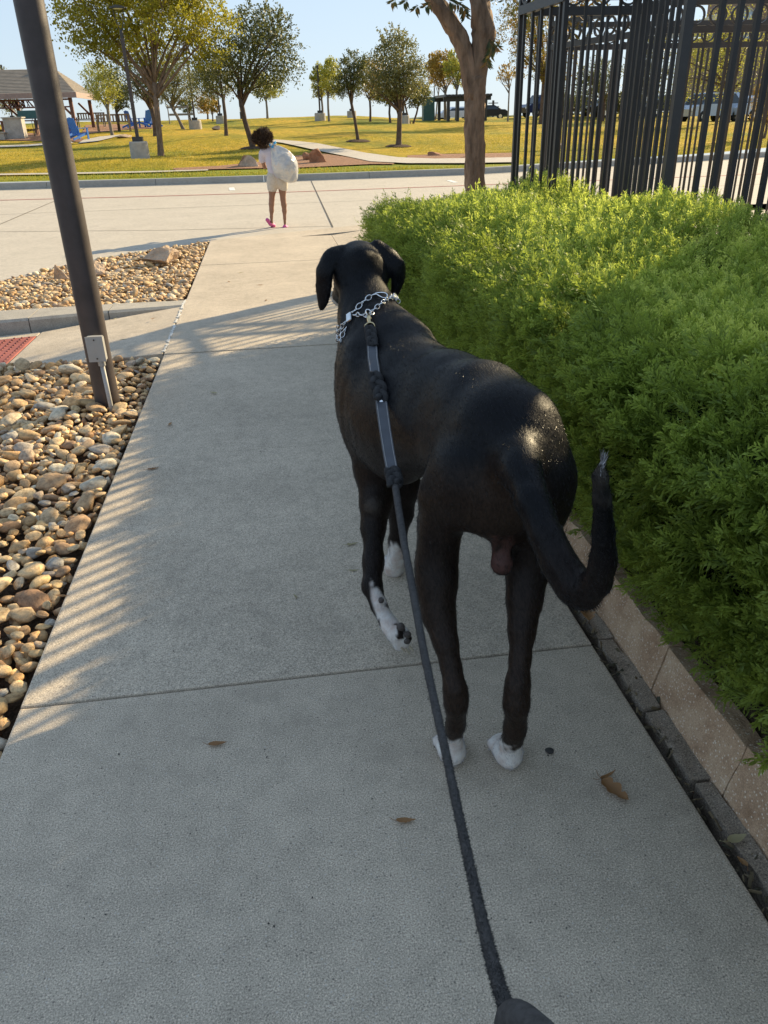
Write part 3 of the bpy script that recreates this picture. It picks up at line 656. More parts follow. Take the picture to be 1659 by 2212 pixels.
# ------------------------------------------------------------------ tall post in the stones with junction box
lp = thing('tall_post', (LPX, LPY, 0), 'tall round dark bronze post standing in the river stones left of the walk', 'post')
mb = MB(); mb.tube([(LPX, LPY, z) for z in (-.1, .02, 1, 2.5, 4.6)], [.0735, .0735, .0735, .0735, .0735], 40); mb.build('pole', M['pole'], lp, smooth=True)
jb = (-1.062, 4.67, .35)
def rbox(c, d, bev, name, mat, parent, rot=None):
    bm = bmesh.new(); bmesh.ops.create_cube(bm, size=1)
    for v in bm.verts: v.co = Vector((v.co.x*d[0], v.co.y*d[1], v.co.z*d[2]))
    bmesh.ops.bevel(bm, geom=bm.edges[:], offset=bev, segments=2, affect='EDGES')
    if rot is not None: bmesh.ops.rotate(bm, verts=bm.verts, matrix=rot)
    for v in bm.verts: v.co += Vector(c)
    me = bpy.data.meshes.new(name); bm.to_mesh(me); bm.free(); return finish(me, name, mat, parent)
Rb = Matrix.Rotation(math.radians(-4), 3, 'Z')
b0 = rbox(jb, (.094, .045, .145), .005, 'junction_box', M['greybox'], lp, Rb)
mb = MB(); mb.box((jb[0]-.002, jb[1]-.025, jb[2]), (.098, .006, .149)); mb.build('cover_plate', M['greybox'], b0)
mb = MB()
for dz in (.055, -.055): mb.tube([(jb[0]-.002, jb[1]-.0285, jb[2]+dz), (jb[0]-.002, jb[1]-.032, jb[2]+dz)], .005, 8)
mb.build('screw', M['joint'], b0)
mb = MB(); mb.tube([(jb[0]+.012, jb[1], jb[2]-.07), (jb[0]+.012, jb[1], jb[2]-.105)], .021, 14); mb.build('conduit_fitting', M['greybox'], lp)
mb = MB(); mb.tube([(jb[0]+.012, jb[1], jb[2]-.10), (jb[0]+.016, jb[1], .0), (jb[0]+.016, jb[1], -.08)], .0135, 14); mb.build('conduit', M['greybox'], lp, smooth=True)

# ------------------------------------------------------------------ trees
M['lf_olive'] = leafmat('leaf_yellow_olive', (.11, .125, .018), (.30, .29, .03), .45, .5, (.48, .42, .045))
M['lf_dark'] = leafmat('leaf_dark_green', (.05, .065, .022), (.12, .135, .045), .32, .45, (.24, .25, .09))
M['lf_grey'] = leafmat('leaf_grey_green', (.085, .095, .038), (.19, .195, .075), .34, .5, (.33, .31, .13))
M['lf_lime'] = leafmat('leaf_lime', (.17, .19, .035), (.36, .37, .07), .42, .5, (.55, .52, .12))
M['lf_brown'] = leafmat('leaf_autumn', (.15, .12, .035), (.34, .24, .05), .4, .5, (.48, .34, .07))
M['lf_orange'] = leafmat('leaf_orange_mix', (.08, .10, .02), (.27, .22, .03), .4, .5, (.55, .20, .03))
M['lf_near'] = leafmat('leaf_near_dark', (.035, .055, .018), (.09, .10, .03), .3, .45, (.30, .15, .03))
def crown(name, mat, ells, ncl, per, rc, leaf, seed, parent, spikes=0, zmin=-9, narrow=.55, hole=.0, cull=None):
    r = np.random.default_rng(seed); C = []
    vol = np.array([e[3]*e[4]*e[5] for e in ells]); vol = vol/vol.sum()
    for e, w in zip(ells, vol):
        n = int(ncl*w)+1; d = r.normal(size=(n, 3)); d /= np.linalg.norm(d, axis=1)[:, None]
        rad = r.random(n)**.38; lump = 1+.16*pnoise(d, .45, seed)+.10*pnoise(d, 1.1, seed+1)
        C.append(np.array(e[:3])+d*(rad*lump)[:, None]*np.array(e[3:6]))
    C = np.concatenate(C); keep = pnoise(C, .35/max(.4, rc*2), seed+5) > -1+hole*2; C = C[keep]; tips = C.copy()
    P = C[:, None]+r.normal(0, rc*.5, (len(C), per, 3))*np.array([1, 1, .8]); tb = np.repeat(r.normal(0, .14, len(C)), per)
    P = P.reshape(-1, 3)
    if spikes:
        e = ells[0]; d = r.normal(size=(spikes, 3)); d[:, 2] = np.abs(d[:, 2])*.9+.1*d[:, 2]; d /= np.linalg.norm(d, axis=1)[:, None]; S_ = []
        for q in d:
            el = ells[r.integers(len(ells))]; st = np.array(el[:3])+q*np.array(el[3:6])*.85; l = r.uniform(.25, .7)*rc*2.6; dirn = q*.7+np.array([0, 0, .5]); dirn /= np.linalg.norm(dirn)
            S_.append(st+dirn*(np.linspace(0, l, 16)[:, None])+r.normal(0, rc*.10, (16, 3)))
        S_ = np.concatenate(S_); P = np.concatenate([P, S_]); tb = np.concatenate([tb, np.zeros(len(S_))])
    k = P[:, 2] > zmin
    if cull is not None: k &= cull(P)
    P = P[k]; tb = tb[k]; n = len(P)
    a = r.normal(size=(n, 3)); a /= np.linalg.norm(a, axis=1)[:, None]; b_ = np.cross(a, r.normal(size=(n, 3))); b_ /= np.linalg.norm(b_, axis=1)[:, None]
    s = leaf*r.uniform(.6, 1.3, n)[:, None]; V = np.stack([P-a*s, P+b_*s*narrow, P+a*s, P-b_*s*narrow], 1).reshape(-1, 3)
    big = .5+.30*pnoise(P, .25, seed+3)
    o = fast(name, V, np.arange(4*n).reshape(-1, 4), M[mat], parent, tint=np.repeat(np.clip(big+tb+r.normal(0, .12, n), 0, 1), 4))
    return o, tips
def limbs(mb, base, top, tips, n, r0, seed, nseg=5, sec=2):
    r = np.random.default_rng(seed); idx = r.choice(len(tips), min(n, len(tips)), replace=False)
    for i in idx:
        e = tips[i]; s = base+(top-base)*r.uniform(.72, 1.0); rr = r0*r.uniform(.35, .7)
        c = s+(e-s)*.45+np.array([0, 0, np.linalg.norm(e-s)*.12])+r.normal(0, .06*np.linalg.norm(e-s), 3)
        P = [s*(1-t)**2+2*c*t*(1-t)+e*t*t for t in np.linspace(0, 1, nseg+1)]
        mb.tube(P, np.linspace(rr, rr*.18, nseg+1), 6)
        for _ in range(sec):
            j = r.integers(len(tips)); 
            near = np.argsort(np.linalg.norm(tips-e, axis=1))[1:14]; q = tips[r.choice(near)]; st = P[r.integers(2, nseg)]
            mb.tube([st, (st+q)/2+r.normal(0, .05, 3), q], [rr*.4, rr*.25, rr*.1], 4)
def tree(px, py, Y, ctrs, tw, mat, label, ncl=260, per=22, rc=None, leaf=None, seed=1, trunk='barkfar', fork=None, lean=(0, 0), stems=1, nl=12, spikes=14, hole=.05, base=None, name='tree', zmin=-9, ring=False, narrow=.55):
    """base pixel -> ground; ctrs = list of (px, py, half width px, half height px) crown lobes"""
    p = np.array(base) if base is not None else T(px, py); d = depth(p+[0, 0, 2]); k = d/FPX
    t = thing(name, p, label, 'tree', 'trees in the park')
    ells = []
    r = np.random.default_rng(seed)
    for j, (cx, cy, hw, hh) in enumerate(ctrs):
        c = at(cx, cy, p[1]+r.uniform(-.3, .3)*hw*k); ells.append((*c, hw*k, hw*k*.9, hh*k*1.02))
    H = ells[0][2]; per = int(per*.95); spikes = int(spikes*1.8); rc = rc or ells[0][3]*.20; leaf = leaf or max(.028, k*1.9)
    o, tips = crown('crown', mat, ells, ncl, per, rc, leaf, seed, t, spikes, hole=hole, zmin=zmin, narrow=narrow)
    mb = MB()
    fk = at(fork[0], fork[1], p[1]) if fork else p+[0, 0, (H-ells[0][5]*.8-p[2])*.95+.1]
    for s in range(stems):
        off = np.array([r.normal(0, .18), r.normal(0, .18), 0])*(s > 0 or stems > 1); b0 = p+off*.5
        tp = fk+off*2.2 if stems > 1 else fk
        mid = (b0+tp)/2+np.array([*r.normal(0, .03, 2), 0]); rt = tw*k/2/(stems**.5)
        mb.tube([b0-[0, 0, .2], b0, b0+(mid-b0)*.3, mid, tp], [rt*1.5, rt*1.25, rt*1.02, rt*.92, rt*.85], 10)
        limbs(mb, b0, tp, tips, max(3, nl//stems), rt, seed+s)
    mb.build('trunk', M[trunk], t, smooth=True)
    if ring:
        rr = .55; a = np.linspace(0, 6.283, 25)[:-1]; V = [(p[0]+rr*s_*math.cos(q), p[1]+rr*s_*math.sin(q), float(hgt(p[0]+rr*s_*math.cos(q), p[1]+rr*s_*math.sin(q)))+h_) for s_, h_ in ((1, .02), (.7, .07), (.15, .08)) for q in a]
        q_ = MB(); q_.add(V, [(24*i+j, 24*i+(j+1) % 24, 24*(i+1)+(j+1) % 24, 24*(i+1)+j) for i in range(2) for j in range(24)]); q_.build('mulch_ring', M['soil'], t)
    return t
tree(348, 337, 0, [(310, 30, 165, 92), (195, 20, 75, 66), (435, 60, 78, 72), (300, -70, 160, 70), (235, 90, 70, 50)], 13, 'lf_olive', 'large yellow green tree right behind the nearest park lamp', 1500, 27, .24, .052, 31, 'bark', fork=(333, 178), nl=22, spikes=50, hole=.10)
tree(547, 321, 0, [(545, 115, 75, 80), (600, 150, 55, 38), (480, 145, 66, 48), (555, 55, 48, 40), (615, 95, 38, 34), (590, 60, 36, 38)], 12, 'lf_dark', 'dark green oak leaning left, its trunk just left of the child', 620, 20, .24, .050, 32, 'barkfar', fork=(516, 195), nl=16, spikes=60, hole=.12, ring=True)
tree(243, 293, 0, [(224, 185, 42, 42), (212, 175, 28, 36)], 7, 'lf_lime', 'small yellow tree with a thin trunk left of the park lamp', 230, 24, None, None, 33, 'barkpale', nl=10, spikes=30)
tree(258, 284, 0, [(262, 210, 26, 26)], 6, 'lf_dark', 'small dark tree second from the left behind the slatted bench', 120, 20, None, None, 34, 'barkfar', nl=8)
tree(337, 294, 0, [(300, 172, 62, 42), (340, 150, 45, 40)], 11, 'lf_dark', 'dark crowned tree directly behind the big yellow green one', 330, 24, None, None, 35, nl=12, fork=(326, 225), hole=.1)
tree(396, 279, 0, [(385, 172, 48, 46), (352, 195, 30, 30)], 7, 'lf_grey', 'grey green tree with a trunk leaning hard to the left', 300, 24, None, None, 36, 'barkpale', fork=(368, 226), nl=10)
tree(489, 293, 0, [(468, 158, 46, 46), (440, 185, 38, 32)], 8, 'lf_grey', 'olive tree with a dark slender trunk, left of the oak', 300, 24, None, None, 37, 'barkfar', fork=(481, 205), nl=10)
tree(449, 257, 0, [(443, 224, 24, 20)], 4, 'lf_brown', 'tiny brown leaved tree on the crest, left of the slender dark trunk', 90, 18, None, None, 38, nl=6)
tree(412, 263, 0, [(405, 228, 20, 15)], 4, 'lf_dark', 'small dark tree on the crest behind the leaning trunk', 70, 18, None, None, 39, nl=6)
tree(460, 262, 0, [(462, 232, 15, 12)], 3, 'lf_brown', 'smallest brownish tree on the crest between two lamp posts', 50, 16, None, None, 40, nl=5)
tree(578, 256, 0, [(575, 188, 34, 26)], 5, 'lf_lime', 'pale lime tree showing below the oak crown at its right', 150, 20, None, None, 41, 'barkpale', nl=8)
tree(697, 260, 0, [(692, 176, 22, 34)], 5, 'lf_lime', 'left one of the pair of lime green trees on the crest', 160, 22, None, None, 42, 'barkpale', nl=8, spikes=24)
tree(711, 262, 0, [(716, 170, 26, 38)], 5, 'lf_lime', 'right one of the pair of lime green trees on the crest', 190, 22, None, None, 43, 'barkpale', nl=8, spikes=24)
tree(774, 306, 0, [(765, 160, 36, 44), (738, 190, 24, 20)], 7, 'lf_dark', 'dark green young tree with a straight thin trunk, second from the right on the lawn', 300, 24, None, None, 44, nl=10, fork=(756, 208), spikes=34, hole=.12, ring=True)
tree(800, 263, 0, [(808, 172, 34, 42)], 5, 'lf_brown', 'olive brown tree between the two dark lawn trees', 200, 22, None, None, 45, nl=8)
tree(861, 317, 0, [(858, 150, 60, 62), (880, 175, 45, 42), (835, 185, 40, 30), (850, 100, 34, 30)], 12, 'lf_grey', 'biggest grey green tree on the middle lawn with a mulch ring', 560, 18, .24, .046, 46, nl=18, fork=(864, 232), spikes=60, hole=.15, ring=True)
tree(843, 265, 0, [(838, 210, 26, 15)], 5, 'lf_dark', 'low dark tree behind the biggest lawn tree, left side', 110, 20, None, None, 47, nl=6)
tree(889, 267, 0, [(898, 203, 34, 24)], 6, 'lf_dark', 'bushy dark tree with several stems right of the biggest lawn tree', 190, 22, None, None, 48, nl=8, stems=2)
tree(938, 259, 0, [(938, 148, 22, 28)], 5, 'lf_brown', 'bare stemmed brownish tree with several thin pale stems', 90, 20, None, None, 49, 'barkpale', stems=3, nl=9, fork=(936, 190))
tree(962, 259, 0, [(955, 150, 30, 36)], 6, 'lf_brown', 'golden brown tree left of the pergola', 220, 22, None, None, 50, 'barkpale', nl=9)
tree(985, 260, 0, [(985, 148, 26, 34)], 5, 'lf_lime', 'yellow green tree in front of the pergola', 180, 22, None, None, 51, 'barkpale', nl=9)
tree(1097, 263, 0, [(1095, 165, 22, 22)], 3.5, 'lf_brown', 'nearly bare small tree between the near trunk and the iron fence', 34, 14, None, None, 52, 'barkpale', nl=14)
tree(1170, 268, 0, [(1160, 60, 82, 100), (1130, 10, 60, 50), (1200, 130, 50, 60)], 12, 'lf_orange', 'yellow and orange tree behind the left end of the iron fence', 620, 26, .3, None, 53, nl=14, hole=.1, spikes=30)
tree(1300, 262, 0, [(1290, 175, 50, 42)], 8, 'lf_dark', 'dark tree behind the crowded middle fence bars', 260, 22, None, None, 54, nl=10)
tree(1400, 262, 0, [(1400, 150, 52, 62)], 8, 'lf_grey', 'grey green tree behind the thick fence post', 260, 22, None, None, 55, nl=10)
tree(1570, 265, 0, [(1570, 110, 90, 85), (1500, 150, 50, 60)], 12, 'lf_lime', 'broad yellow green tree behind the nearest fence panel', 420, 22, None, None, 56, nl=12)
tree(1650, 300, 0, [(1655, 215, 30, 55)], 6, 'lf_brown', 'golden bush at the right edge behind the bars', 160, 22, None, None, 57, nl=8)
tree(90, 262, 0, [(92, 145, 12, 16)], 3, 'lf_grey', 'sparse treetop poking above the pavilion roof', 30, 14, None, None, 58, nl=8)
tree(-12, 268, 0, [(-8, 190, 46, 40), (30, 240, 18, 14)], 8, 'lf_grey', 'tree behind the pavilion, leaves hanging under its roof', 200, 22, None, None, 59, nl=8)
for i_, (px_, w_) in enumerate(((1480, 60), (1340, 40), (1230, 40))):
    tree(px_, 258, 0, [(px_, 225, w_, 22)], 8, 'lf_dark', ['distant low dark green tree behind the nearest panel', 'distant low dark tree behind the crowded bars', 'distant low dark tree right of the fence corner post'][i_], 120, 20, None, None, 60+i_, nl=5)
# near tree by the hedge end
def near_tree():
    b0 = np.array([2.34, 9.0, -.02]); t = thing('tree', b0, 'rough barked forked tree trunk rising just behind the hedge end', 'tree')
    px = [(1027, 560), (1027, 440), (1026, 388), (1025, 300), (1026, 220), (1029, 165)]
    P = [at(x, y, 9.0) for x, y in px]; P = [b0+[-.0, 0, -.1], b0+[0, 0, .05]]+[p for p in P if p[2] > .2]
    def wob(i, a): return 1+.07*np.sin(a*5+i*.7)+.06*np.sin(a*9-i*1.3)+.04*np.sin(a*14+i*2.1)
    def res(P, r, n):
        t_ = np.linspace(0, len(P)-1, n); P = np.array(P); return np.stack([np.interp(t_, range(len(P)), P[:, k]) for k in range(3)], 1), np.interp(t_, range(len(P)), r)
    mb = MB(); Q, rr = res(P, [.17, .14]+list(np.linspace(.112, .098, len(P)-2)), 40); mb.tube(Q, rr, 28, wob=wob)
    A = [at(1022, 215, 9), at(1010, 130, 9), at(990, 75, 9), at(960, 30, 9), at(935, -5, 9), at(880, -70, 9)]; Q, rr = res(A, [.085, .085, .085, .08, .07, .05], 24); mb.tube(Q, rr, 22, wob=wob)
    Bq = [at(1030, 200, 9), at(1036, 130, 9), at(1046, 70, 9), at(1038, 20, 9), at(1030, -30, 9.1), at(1040, -110, 9.2)]; Q, rr = res(Bq, [.09, .095, .12, .10, .085, .06], 24); mb.tube(Q, rr, 22, wob=wob)
    ells = [(1.5, 8.6, 4.3, 1.5, 1.5, .95), (2.4, 9.4, 4.9, 1.6, 1.6, 1.1), (.6, 8.2, 3.9, .9, .9, .7), (3.1, 9.3, 3.0, .95, .8, .8), (3.3, 9.6, 4.3, 1.2, 1.2, .8)]
    def cull(P):
        v = P-CP; d = v@FW; py = PCY-FPX*(v@UP)/d; px_ = PCX+FPX*(v@RT)/d
        return (py < 6) | ((px_ > 1085) & (P[:, 0] > 2.4)) | ((px_ > 905) & (px_ < 1010) & (py < 40) & (np.abs(px_-1000) < 60))
    o, tips = crown('crown', 'lf_near', ells, 520, 30, .24, .042, 70, t, 20, narrow=.3, cull=cull)
    limbs(mb, np.array(A[3]), np.array(A[5]), tips[tips[:, 2] > 3.3], 9, .06, 71); limbs(mb, np.array(Bq[3]), np.array(Bq[5]), tips[tips[:, 2] > 3.3], 10, .07, 72)
    mb.build('trunk', M['bark'], t, smooth=True)
    # hanging compound leaves seen near the trunk
    q = MB(); r = np.random.default_rng(3)
    for (x, y, n_, dx, dy) in [(985, 2, 9, 22, 22), (968, 0, 8, 20, 10), (930, 6, 7, -14, 10), (1000, 8, 8, 6, 30), (1055, 82, 8, 16, 28), (1062, 98, 6, -4, 24), (1053, 118, 7, -2, 24), (1066, 88, 6, 12, 16), (855, 0, 5, -12, 6), (903, 12, 5, -8, 8), (880, 0, 6, -10, 8)]:
        a = at(x, y, 8.9); b_ = at(x+dx, y+dy, 8.85); q.tube([a, (a+b_)/2+[0, 0, .02], b_], [.004, .003, .0015], 4, col=.3)
        for j in range(n_*2):
            u = .15+.85*(j//2)/n_; p = a+(b_-a)*u; sd = 1 if j % 2 else -1; d = np.cross(b_-a, FW); d /= np.linalg.norm(d); e = d*sd*.055+(b_-a)/np.linalg.norm(b_-a)*.03+np.array([0, 0, -.03])+r.normal(0, .01, 3)
            s_ = np.cross(e, FW); s_ /= np.linalg.norm(s_); q.add([p, p+e*.45+s_*.011, p+e, p+e*.45-s_*.011], [(0, 1, 2, 3)], 0, r.choice([.1, .4, .75, 1.0]))
    o = q.build('hanging_leaves', M['lf_near'], t); o['kind'] = 'stuff'
    # twigs down the trunk carrying a leaf spray
    return t
near_tree()
# ------------------------------------------------------------------ park lamps
M['lampbase'] = simple('lamp_base_concrete', (.40, .37, .33), .9, .2, 5, .4, 60, 0, 'world')
M['glass'] = simple('frosted_glass', (.75, .78, .8), .2, .03, 5, 0)
def lamp(px, py, label, pxtop, H=4.0, big=True, rad=.33, hb=.55):
    p = T(px, py); t = thing('park_lamp', p, label, 'lamp post', 'park lamps on round concrete bases')
    mb = MB(); a = (rad, rad*.98, rad*.96, rad*.90); mb.tube([p+[0, 0, z] for z in (-.3, .3*hb, .92*hb, hb)], a, 24); mb.build('base', M['lampbase'], t, smooth=False)
    mb = MB(); mb.box(p+[0, 0, hb+.07], (.34, .34, .16)); mb.build('base_cover', M['iron'], t)
    mb = MB(); mb.box(p+[0, 0, hb+.15+(H-hb-.4)/2], (.11, .11, H-hb-.4)); mb.build('pole', M['pole'], t)
    mb = MB(); mb.tube([p+[0, 0, z] for z in (H-.26, H-.1, H-.02)], [.055, .06, .05], 10); mb.build('neck', M['iron'], t)
    if big:
        mb = MB()
        for s in (-1, 1):
            mb.tube([p+[s*.04, 0, H-.02], p+[s*.10, 0, H+.18], p+[s*.16, 0, H+.40], p+[s*.15, 0, H+.60]], .014, 6)
        mb.tube([p+[0, 0, z] for z in (H+.56, H+.6, H+.66)], [.27, .27, .12], 20); mb.build('yoke', M['iron'], t)
        mb = MB(); mb.tube([p+[0, 0, H+.545], p+[0, 0, H+.575]], [.14, .20], 20); mb.build('lens', M['glass'], t)
    else:
        mb = MB(); mb.tube([p+[0, 0, z] for z in (H, H+.04, H+.20, H+.24)], [.04, .07, .08, .02], 10); mb.build('lantern', M['iron'], t)
    return t
p = T(304, 343); top = at(262, 14, p[1])
lamp(304, 343, 'nearest dark park lamp on a round concrete base, in front of the big tree', None, float(top[2]-p[2])-.62, True)
for (px, py, Hh, lb) in [(423, 279, 4.1, 'middle distance park lamp with small base between leaning trunk and olive tree'), (477, 267, 4.0, 'far park lamp on the crest left of the oak'), (872, 267, 4.2, 'park lamp standing behind the biggest lawn tree'), (692, 261, 3.2, 'far pale park lamp under the pair of lime trees'), (30, 268, 4.2, 'park lamp seen under the left end of the pavilion roof'), (760, 254, 3.6, 'faint distant lamp on the skyline between lime and dark trees')]:
    lamp(px, py, lb, None, Hh, False, .4 if px != 477 else .32, .5)
# skyline marker post with bands
p = T(522, 256); t = thing('marker_post', p, 'short dark banded post on the skyline right of the oak trunk', 'post')
mb = MB(); mb.tube([p, p+[0, 0, .55]], .13, 10); mb.tube([p+[0, 0, .95], p+[0, 0, 1.35]], .13, 10); mb.build('dark_band', M['iron'], t)
mb = MB(); mb.tube([p+[0, 0, .5], p+[0, 0, 1.0]], .11, 10); mb.tube([p+[0, 0, 1.3], p+[0, 0, 1.6]], .05, 10); mb.build('core', M['white'], t)
# far electricity pylon
p = np.array([62., 420., -3.]); p2 = at(1064, 262, 420); p = np.array([p2[0], 420, -3.0]); t = thing('power_pole', p, 'tiny distant power pole on the horizon right of the near trunk', 'power pole')
mb = MB(); mb.bar(p, p+[0, 0, 11], .9); mb.build('pole', M['iron'], t)
mb = MB(); mb.box(p+[0, 0, 9.8], (5, .4, .4)); mb.box(p+[0, 0, 8.2], (6, .4, .4)); mb.build('cross_arm', M['iron'], t)
M['farwood'] = simple('far_field_green', (.10, .13, .05), .95, .3, .05, 0, 1, 0, 'world')
mb = MB(); xs = np.linspace(20, 900, 120); rr_ = np.random.default_rng(2)
V = []
for x in xs: zt = 3.2+rr_.uniform(0, 2.0); V += [(x, 700, -6), (x, 700, zt-4), (x, 716, zt-3.2), (x, 716, -6)]
mb.add(V, [(4*i+j, 4*i+j+1, 4*i+j+5, 4*i+j+4) for i in range(119) for j in range(3)]); o = mb.build('distant_treeline', M['farwood']); tag(o, 'hazy green treeline far off on the flat horizon', 'treeline', kind='stuff')

# ------------------------------------------------------------------ pavilion
M['wood'] = simple('red_brown_timber', (.16, .075, .055), .7, .3, 6, .3, 60, 0, 'world')
M['fascia'] = simple('pinkish_fascia_board', (.33, .24, .21), .7, .15, 6, .2, 60, 0, 'world')
m, nt, b = new_mat('roof_shingle'); co_ = _coord(nt, 'world')
c = _ramp(nt, _noise(nt, co_, 2.2, 6, .7, (1, 1, 5)), [(.3, (.17, .145, .12)), (.7, (.30, .26, .215))]); nt.links.new(c, b.inputs['Base Color']); b.inputs['Roughness'].default_value = .9; M['shingle'] = m
YP = 56.0; pb = at(161, 278, YP); zg = float(hgt(pb[0], YP)); cr = at(162, 200, YP-.5); zE = float(cr[2]); xr = float(cr[0]); xl = xr-13.5; yE = YP-.5; dY = 7.0
rid = at(121, 150, YP+dY/2); zR = float(rid[2]); xR = float(rid[0])
pv = thing('pavilion', (xr-6, YP+3, zg), 'open park pavilion with grey shingle hip roof and red brown timber posts', 'pavilion')
def shingles(A, B_, C_, D_, name):      # A-B eave, D-C ridge
    A, B_, C_, D_ = map(np.array, (A, B_, C_, D_)); mb = MB(); n = 17; nr = np.cross(B_-A, D_-A); nr = nr/np.linalg.norm(nr)
    for i in range(n):
        a0 = A+(D_-A)*i/n; b0 = B_+(C_-B_)*i/n; a1 = A+(D_-A)*min(1, (i+1.15)/n); b1 = B_+(C_-B_)*min(1, (i+1.15)/n)
        mb.add([a0+nr*.035, b0+nr*.035, b1+nr*.008, a1+nr*.008, a0-nr*.01, b0-nr*.01], [(0, 1, 2, 3), (4, 5, 1, 0)])
    o = mb.build(name, M['shingle'], rf); return o
mb = MB(); V = [(xl, yE, zE), (xr, yE, zE), (xr, yE+dY, zE), (xl, yE+dY, zE), (xl+(xr-xR), yE+dY/2, zR), (xR, yE+dY/2, zR)]
mb.add(V, [(0, 1, 5, 4), (1, 2, 5), (2, 3, 4, 5), (3, 0, 4), (3, 2, 1, 0)]); rf = mb.build('roof', M['shingle'], pv)
shingles(V[0], V[1], V[5], V[4], 'shingle_courses'); shingles(V[1], V[2], V[5], V[5], 'shingle_courses')
mb = MB(); mb.box(((xl+xr)/2, yE-.02, zE-.12), (xr-xl+.1, .06, .30)); mb.build('fascia', M['fascia'], pv)
mb = MB(); mb.box((xr+.02, yE+dY/2, zE-.12), (.06, dY+.04, .30)); mb.build('fascia', M['fascia'], pv)
mb = MB(); x0, x1 = xl+.3, xr-.55; mb.box(((x0+x1)/2, yE+.45, zE-.33), (x1-x0, .10, .10)); mb.box(((x0+x1)/2, yE+.45, zE-.74), (x1-x0, .10, .08))
rr_ = np.random.default_rng(6)
for k in range(150):
    x = rr_.uniform(x0, x1-1.2); mb.bar((x, yE+.45, zE-.38), (x+rr_.uniform(-.3, .3), yE+.45, zE-.72), .07, .04)
o = mb.build('fretwork_band', M['wood'], pv)
for (x, y) in ((xr-.45, yE+.45), (xr-.45, yE+dY-.45), (xr-5.2, yE+.45), (xr-9.8, yE+.45), (xr-5.2, yE+dY-.45)):
    mb = MB(); mb.box((x, y, (zg-.3+zE-.25)/2), (.20, .20, zE-.25-zg+.3)); mb.build('post', M['wood'], pv)
    mb = MB(); mb.bar((x-.1, y, zE-1.15), (x-.75, y, zE-.42), .13, .12); mb.build('brace', M['wood'], pv)
mb = MB(); mb.box((xR-.25, yE+dY/2, zR+.12), (.5, .3, .26)); mb.build('roof_vent', M['wood'], pv)

# ------------------------------------------------------------------ outdoor furniture
M['blue'] = simple('blue_plastic', (.025, .16, .52), .5, .1, 6, .1, 60, 0, 'world')
M['bench'] = simple('bench_timber', (.30, .20, .12), .8, .2, 6, .2, 60, 0, 'world')
M['benchgrey'] = simple('weathered_timber', (.24, .21, .17), .8, .2, 6, .2, 60, 0, 'world')
M['greenmetal'] = simple('green_metal', (.03, .09, .075), .5, .15, 6, .1, 60, 0, 'world')
def adir(px, py, rz, label, s=1.0):
    p = T(px, py); t = thing('garden_chair', p, label, 'chair', 'blue slatted garden chairs in the park', rz)
    def Bx(nm, *boxes):
        mb = MB()
        for c, d, R in boxes: mb.box(np.array(c)*s, np.array(d)*s, R)
        o = mb.build(nm, M['blue']); o.parent = t; return o
    Rb_ = Matrix.Rotation(math.radians(-18), 3, 'X')
    for i in range(5): Bx('back_slat', ((-.22+.11*i, .28, .70), (.10, .025, .80-.05*abs(i-2)), Rb_))
    for i in range(4): Bx('seat_slat', ((0, -.25+.13*i, .34-.03*i), (.56, .12, .025), None))
    for x in (-.33, .33):
        Bx('armrest', ((x, -.02, .58), (.13, .72, .03), None)); Bx('leg', ((x, -.32, .29), (.04, .10, .56), None)); Bx('leg', ((x*.9, .18, .20), (.04, .95, .10), Matrix.Rotation(math.radians(-16), 3, 'X')))
    return t
adir(151, 300, 2.6, 'left one of the two near blue slatted chairs beside the pavilion post')
adir(172, 304, 2.5, 'right one of the two near blue slatted chairs, facing away')
adir(288, 277, 2.3, 'leftmost of the far blue chairs behind the lamp pole')
adir(318, 276, -2.3, 'far blue chair between the lamp pole and big trunk')
adir(329, 275, -2.0, 'rightmost far blue chair beside the big trunk')
def bench(px, py, w, rz, mat, label, back=True):
    p = T(px, py); t = thing('park_bench', p, label, 'bench', None, rz)
    def Bx(nm, *bs):
        mb = MB(); [mb.box(c, d) for c, d in bs]; o = mb.build(nm, M[mat]); o.parent = t
    for i in range(3): Bx('seat_slat', ((0, -.12-.15*i, .44), (w, .13, .03)))
    Bx('back_rail', ((0, 0, .88), (w, .04, .09))); Bx('back_rail', ((0, 0, .52), (w, .04, .07)))
    n = int(w/.16)
    for i in range(n): Bx('back_slat', ((-w/2+.1+(w-.2)*i/(n-1), 0, .70), (.085, .02, .30)))
    for x in (-w/2+.05, w/2-.05): Bx('leg', ((x, 0, .44), (.07, .07, .88))); Bx('leg', ((x, -.48, .3), (.07, .07, .60))); Bx('armrest', ((x, -.24, .62), (.07, .55, .04)))
    return t
bench(249, 284, 1.9, 0.05, 'bench', 'brown slatted park bench seen from behind, left of the lamp')
bench(201, 275, 1.9, -.05, 'benchgrey', 'greyer park bench farther back on the plaza, left of the brown one')
# two-rail board on posts near leaning trunk
p = T(388, 268); t = thing('rail_fence', p, 'short two rail board frame behind the leaning trunk', 'rail')
mb = MB(); mb.box(p+[0, 0, 1.10], (1.6, .06, .14)); mb.build('rail', M['benchgrey'], t); mb = MB(); mb.box(p+[.2, 0, .62], (1.7, .06, .14)); mb.build('rail', M['benchgrey'], t)
for x in (-.7, .7): mb = MB(); mb.box(p+[x, 0, .6], (.07, .07, 1.3)); mb.build('post', M['benchgrey'], t)
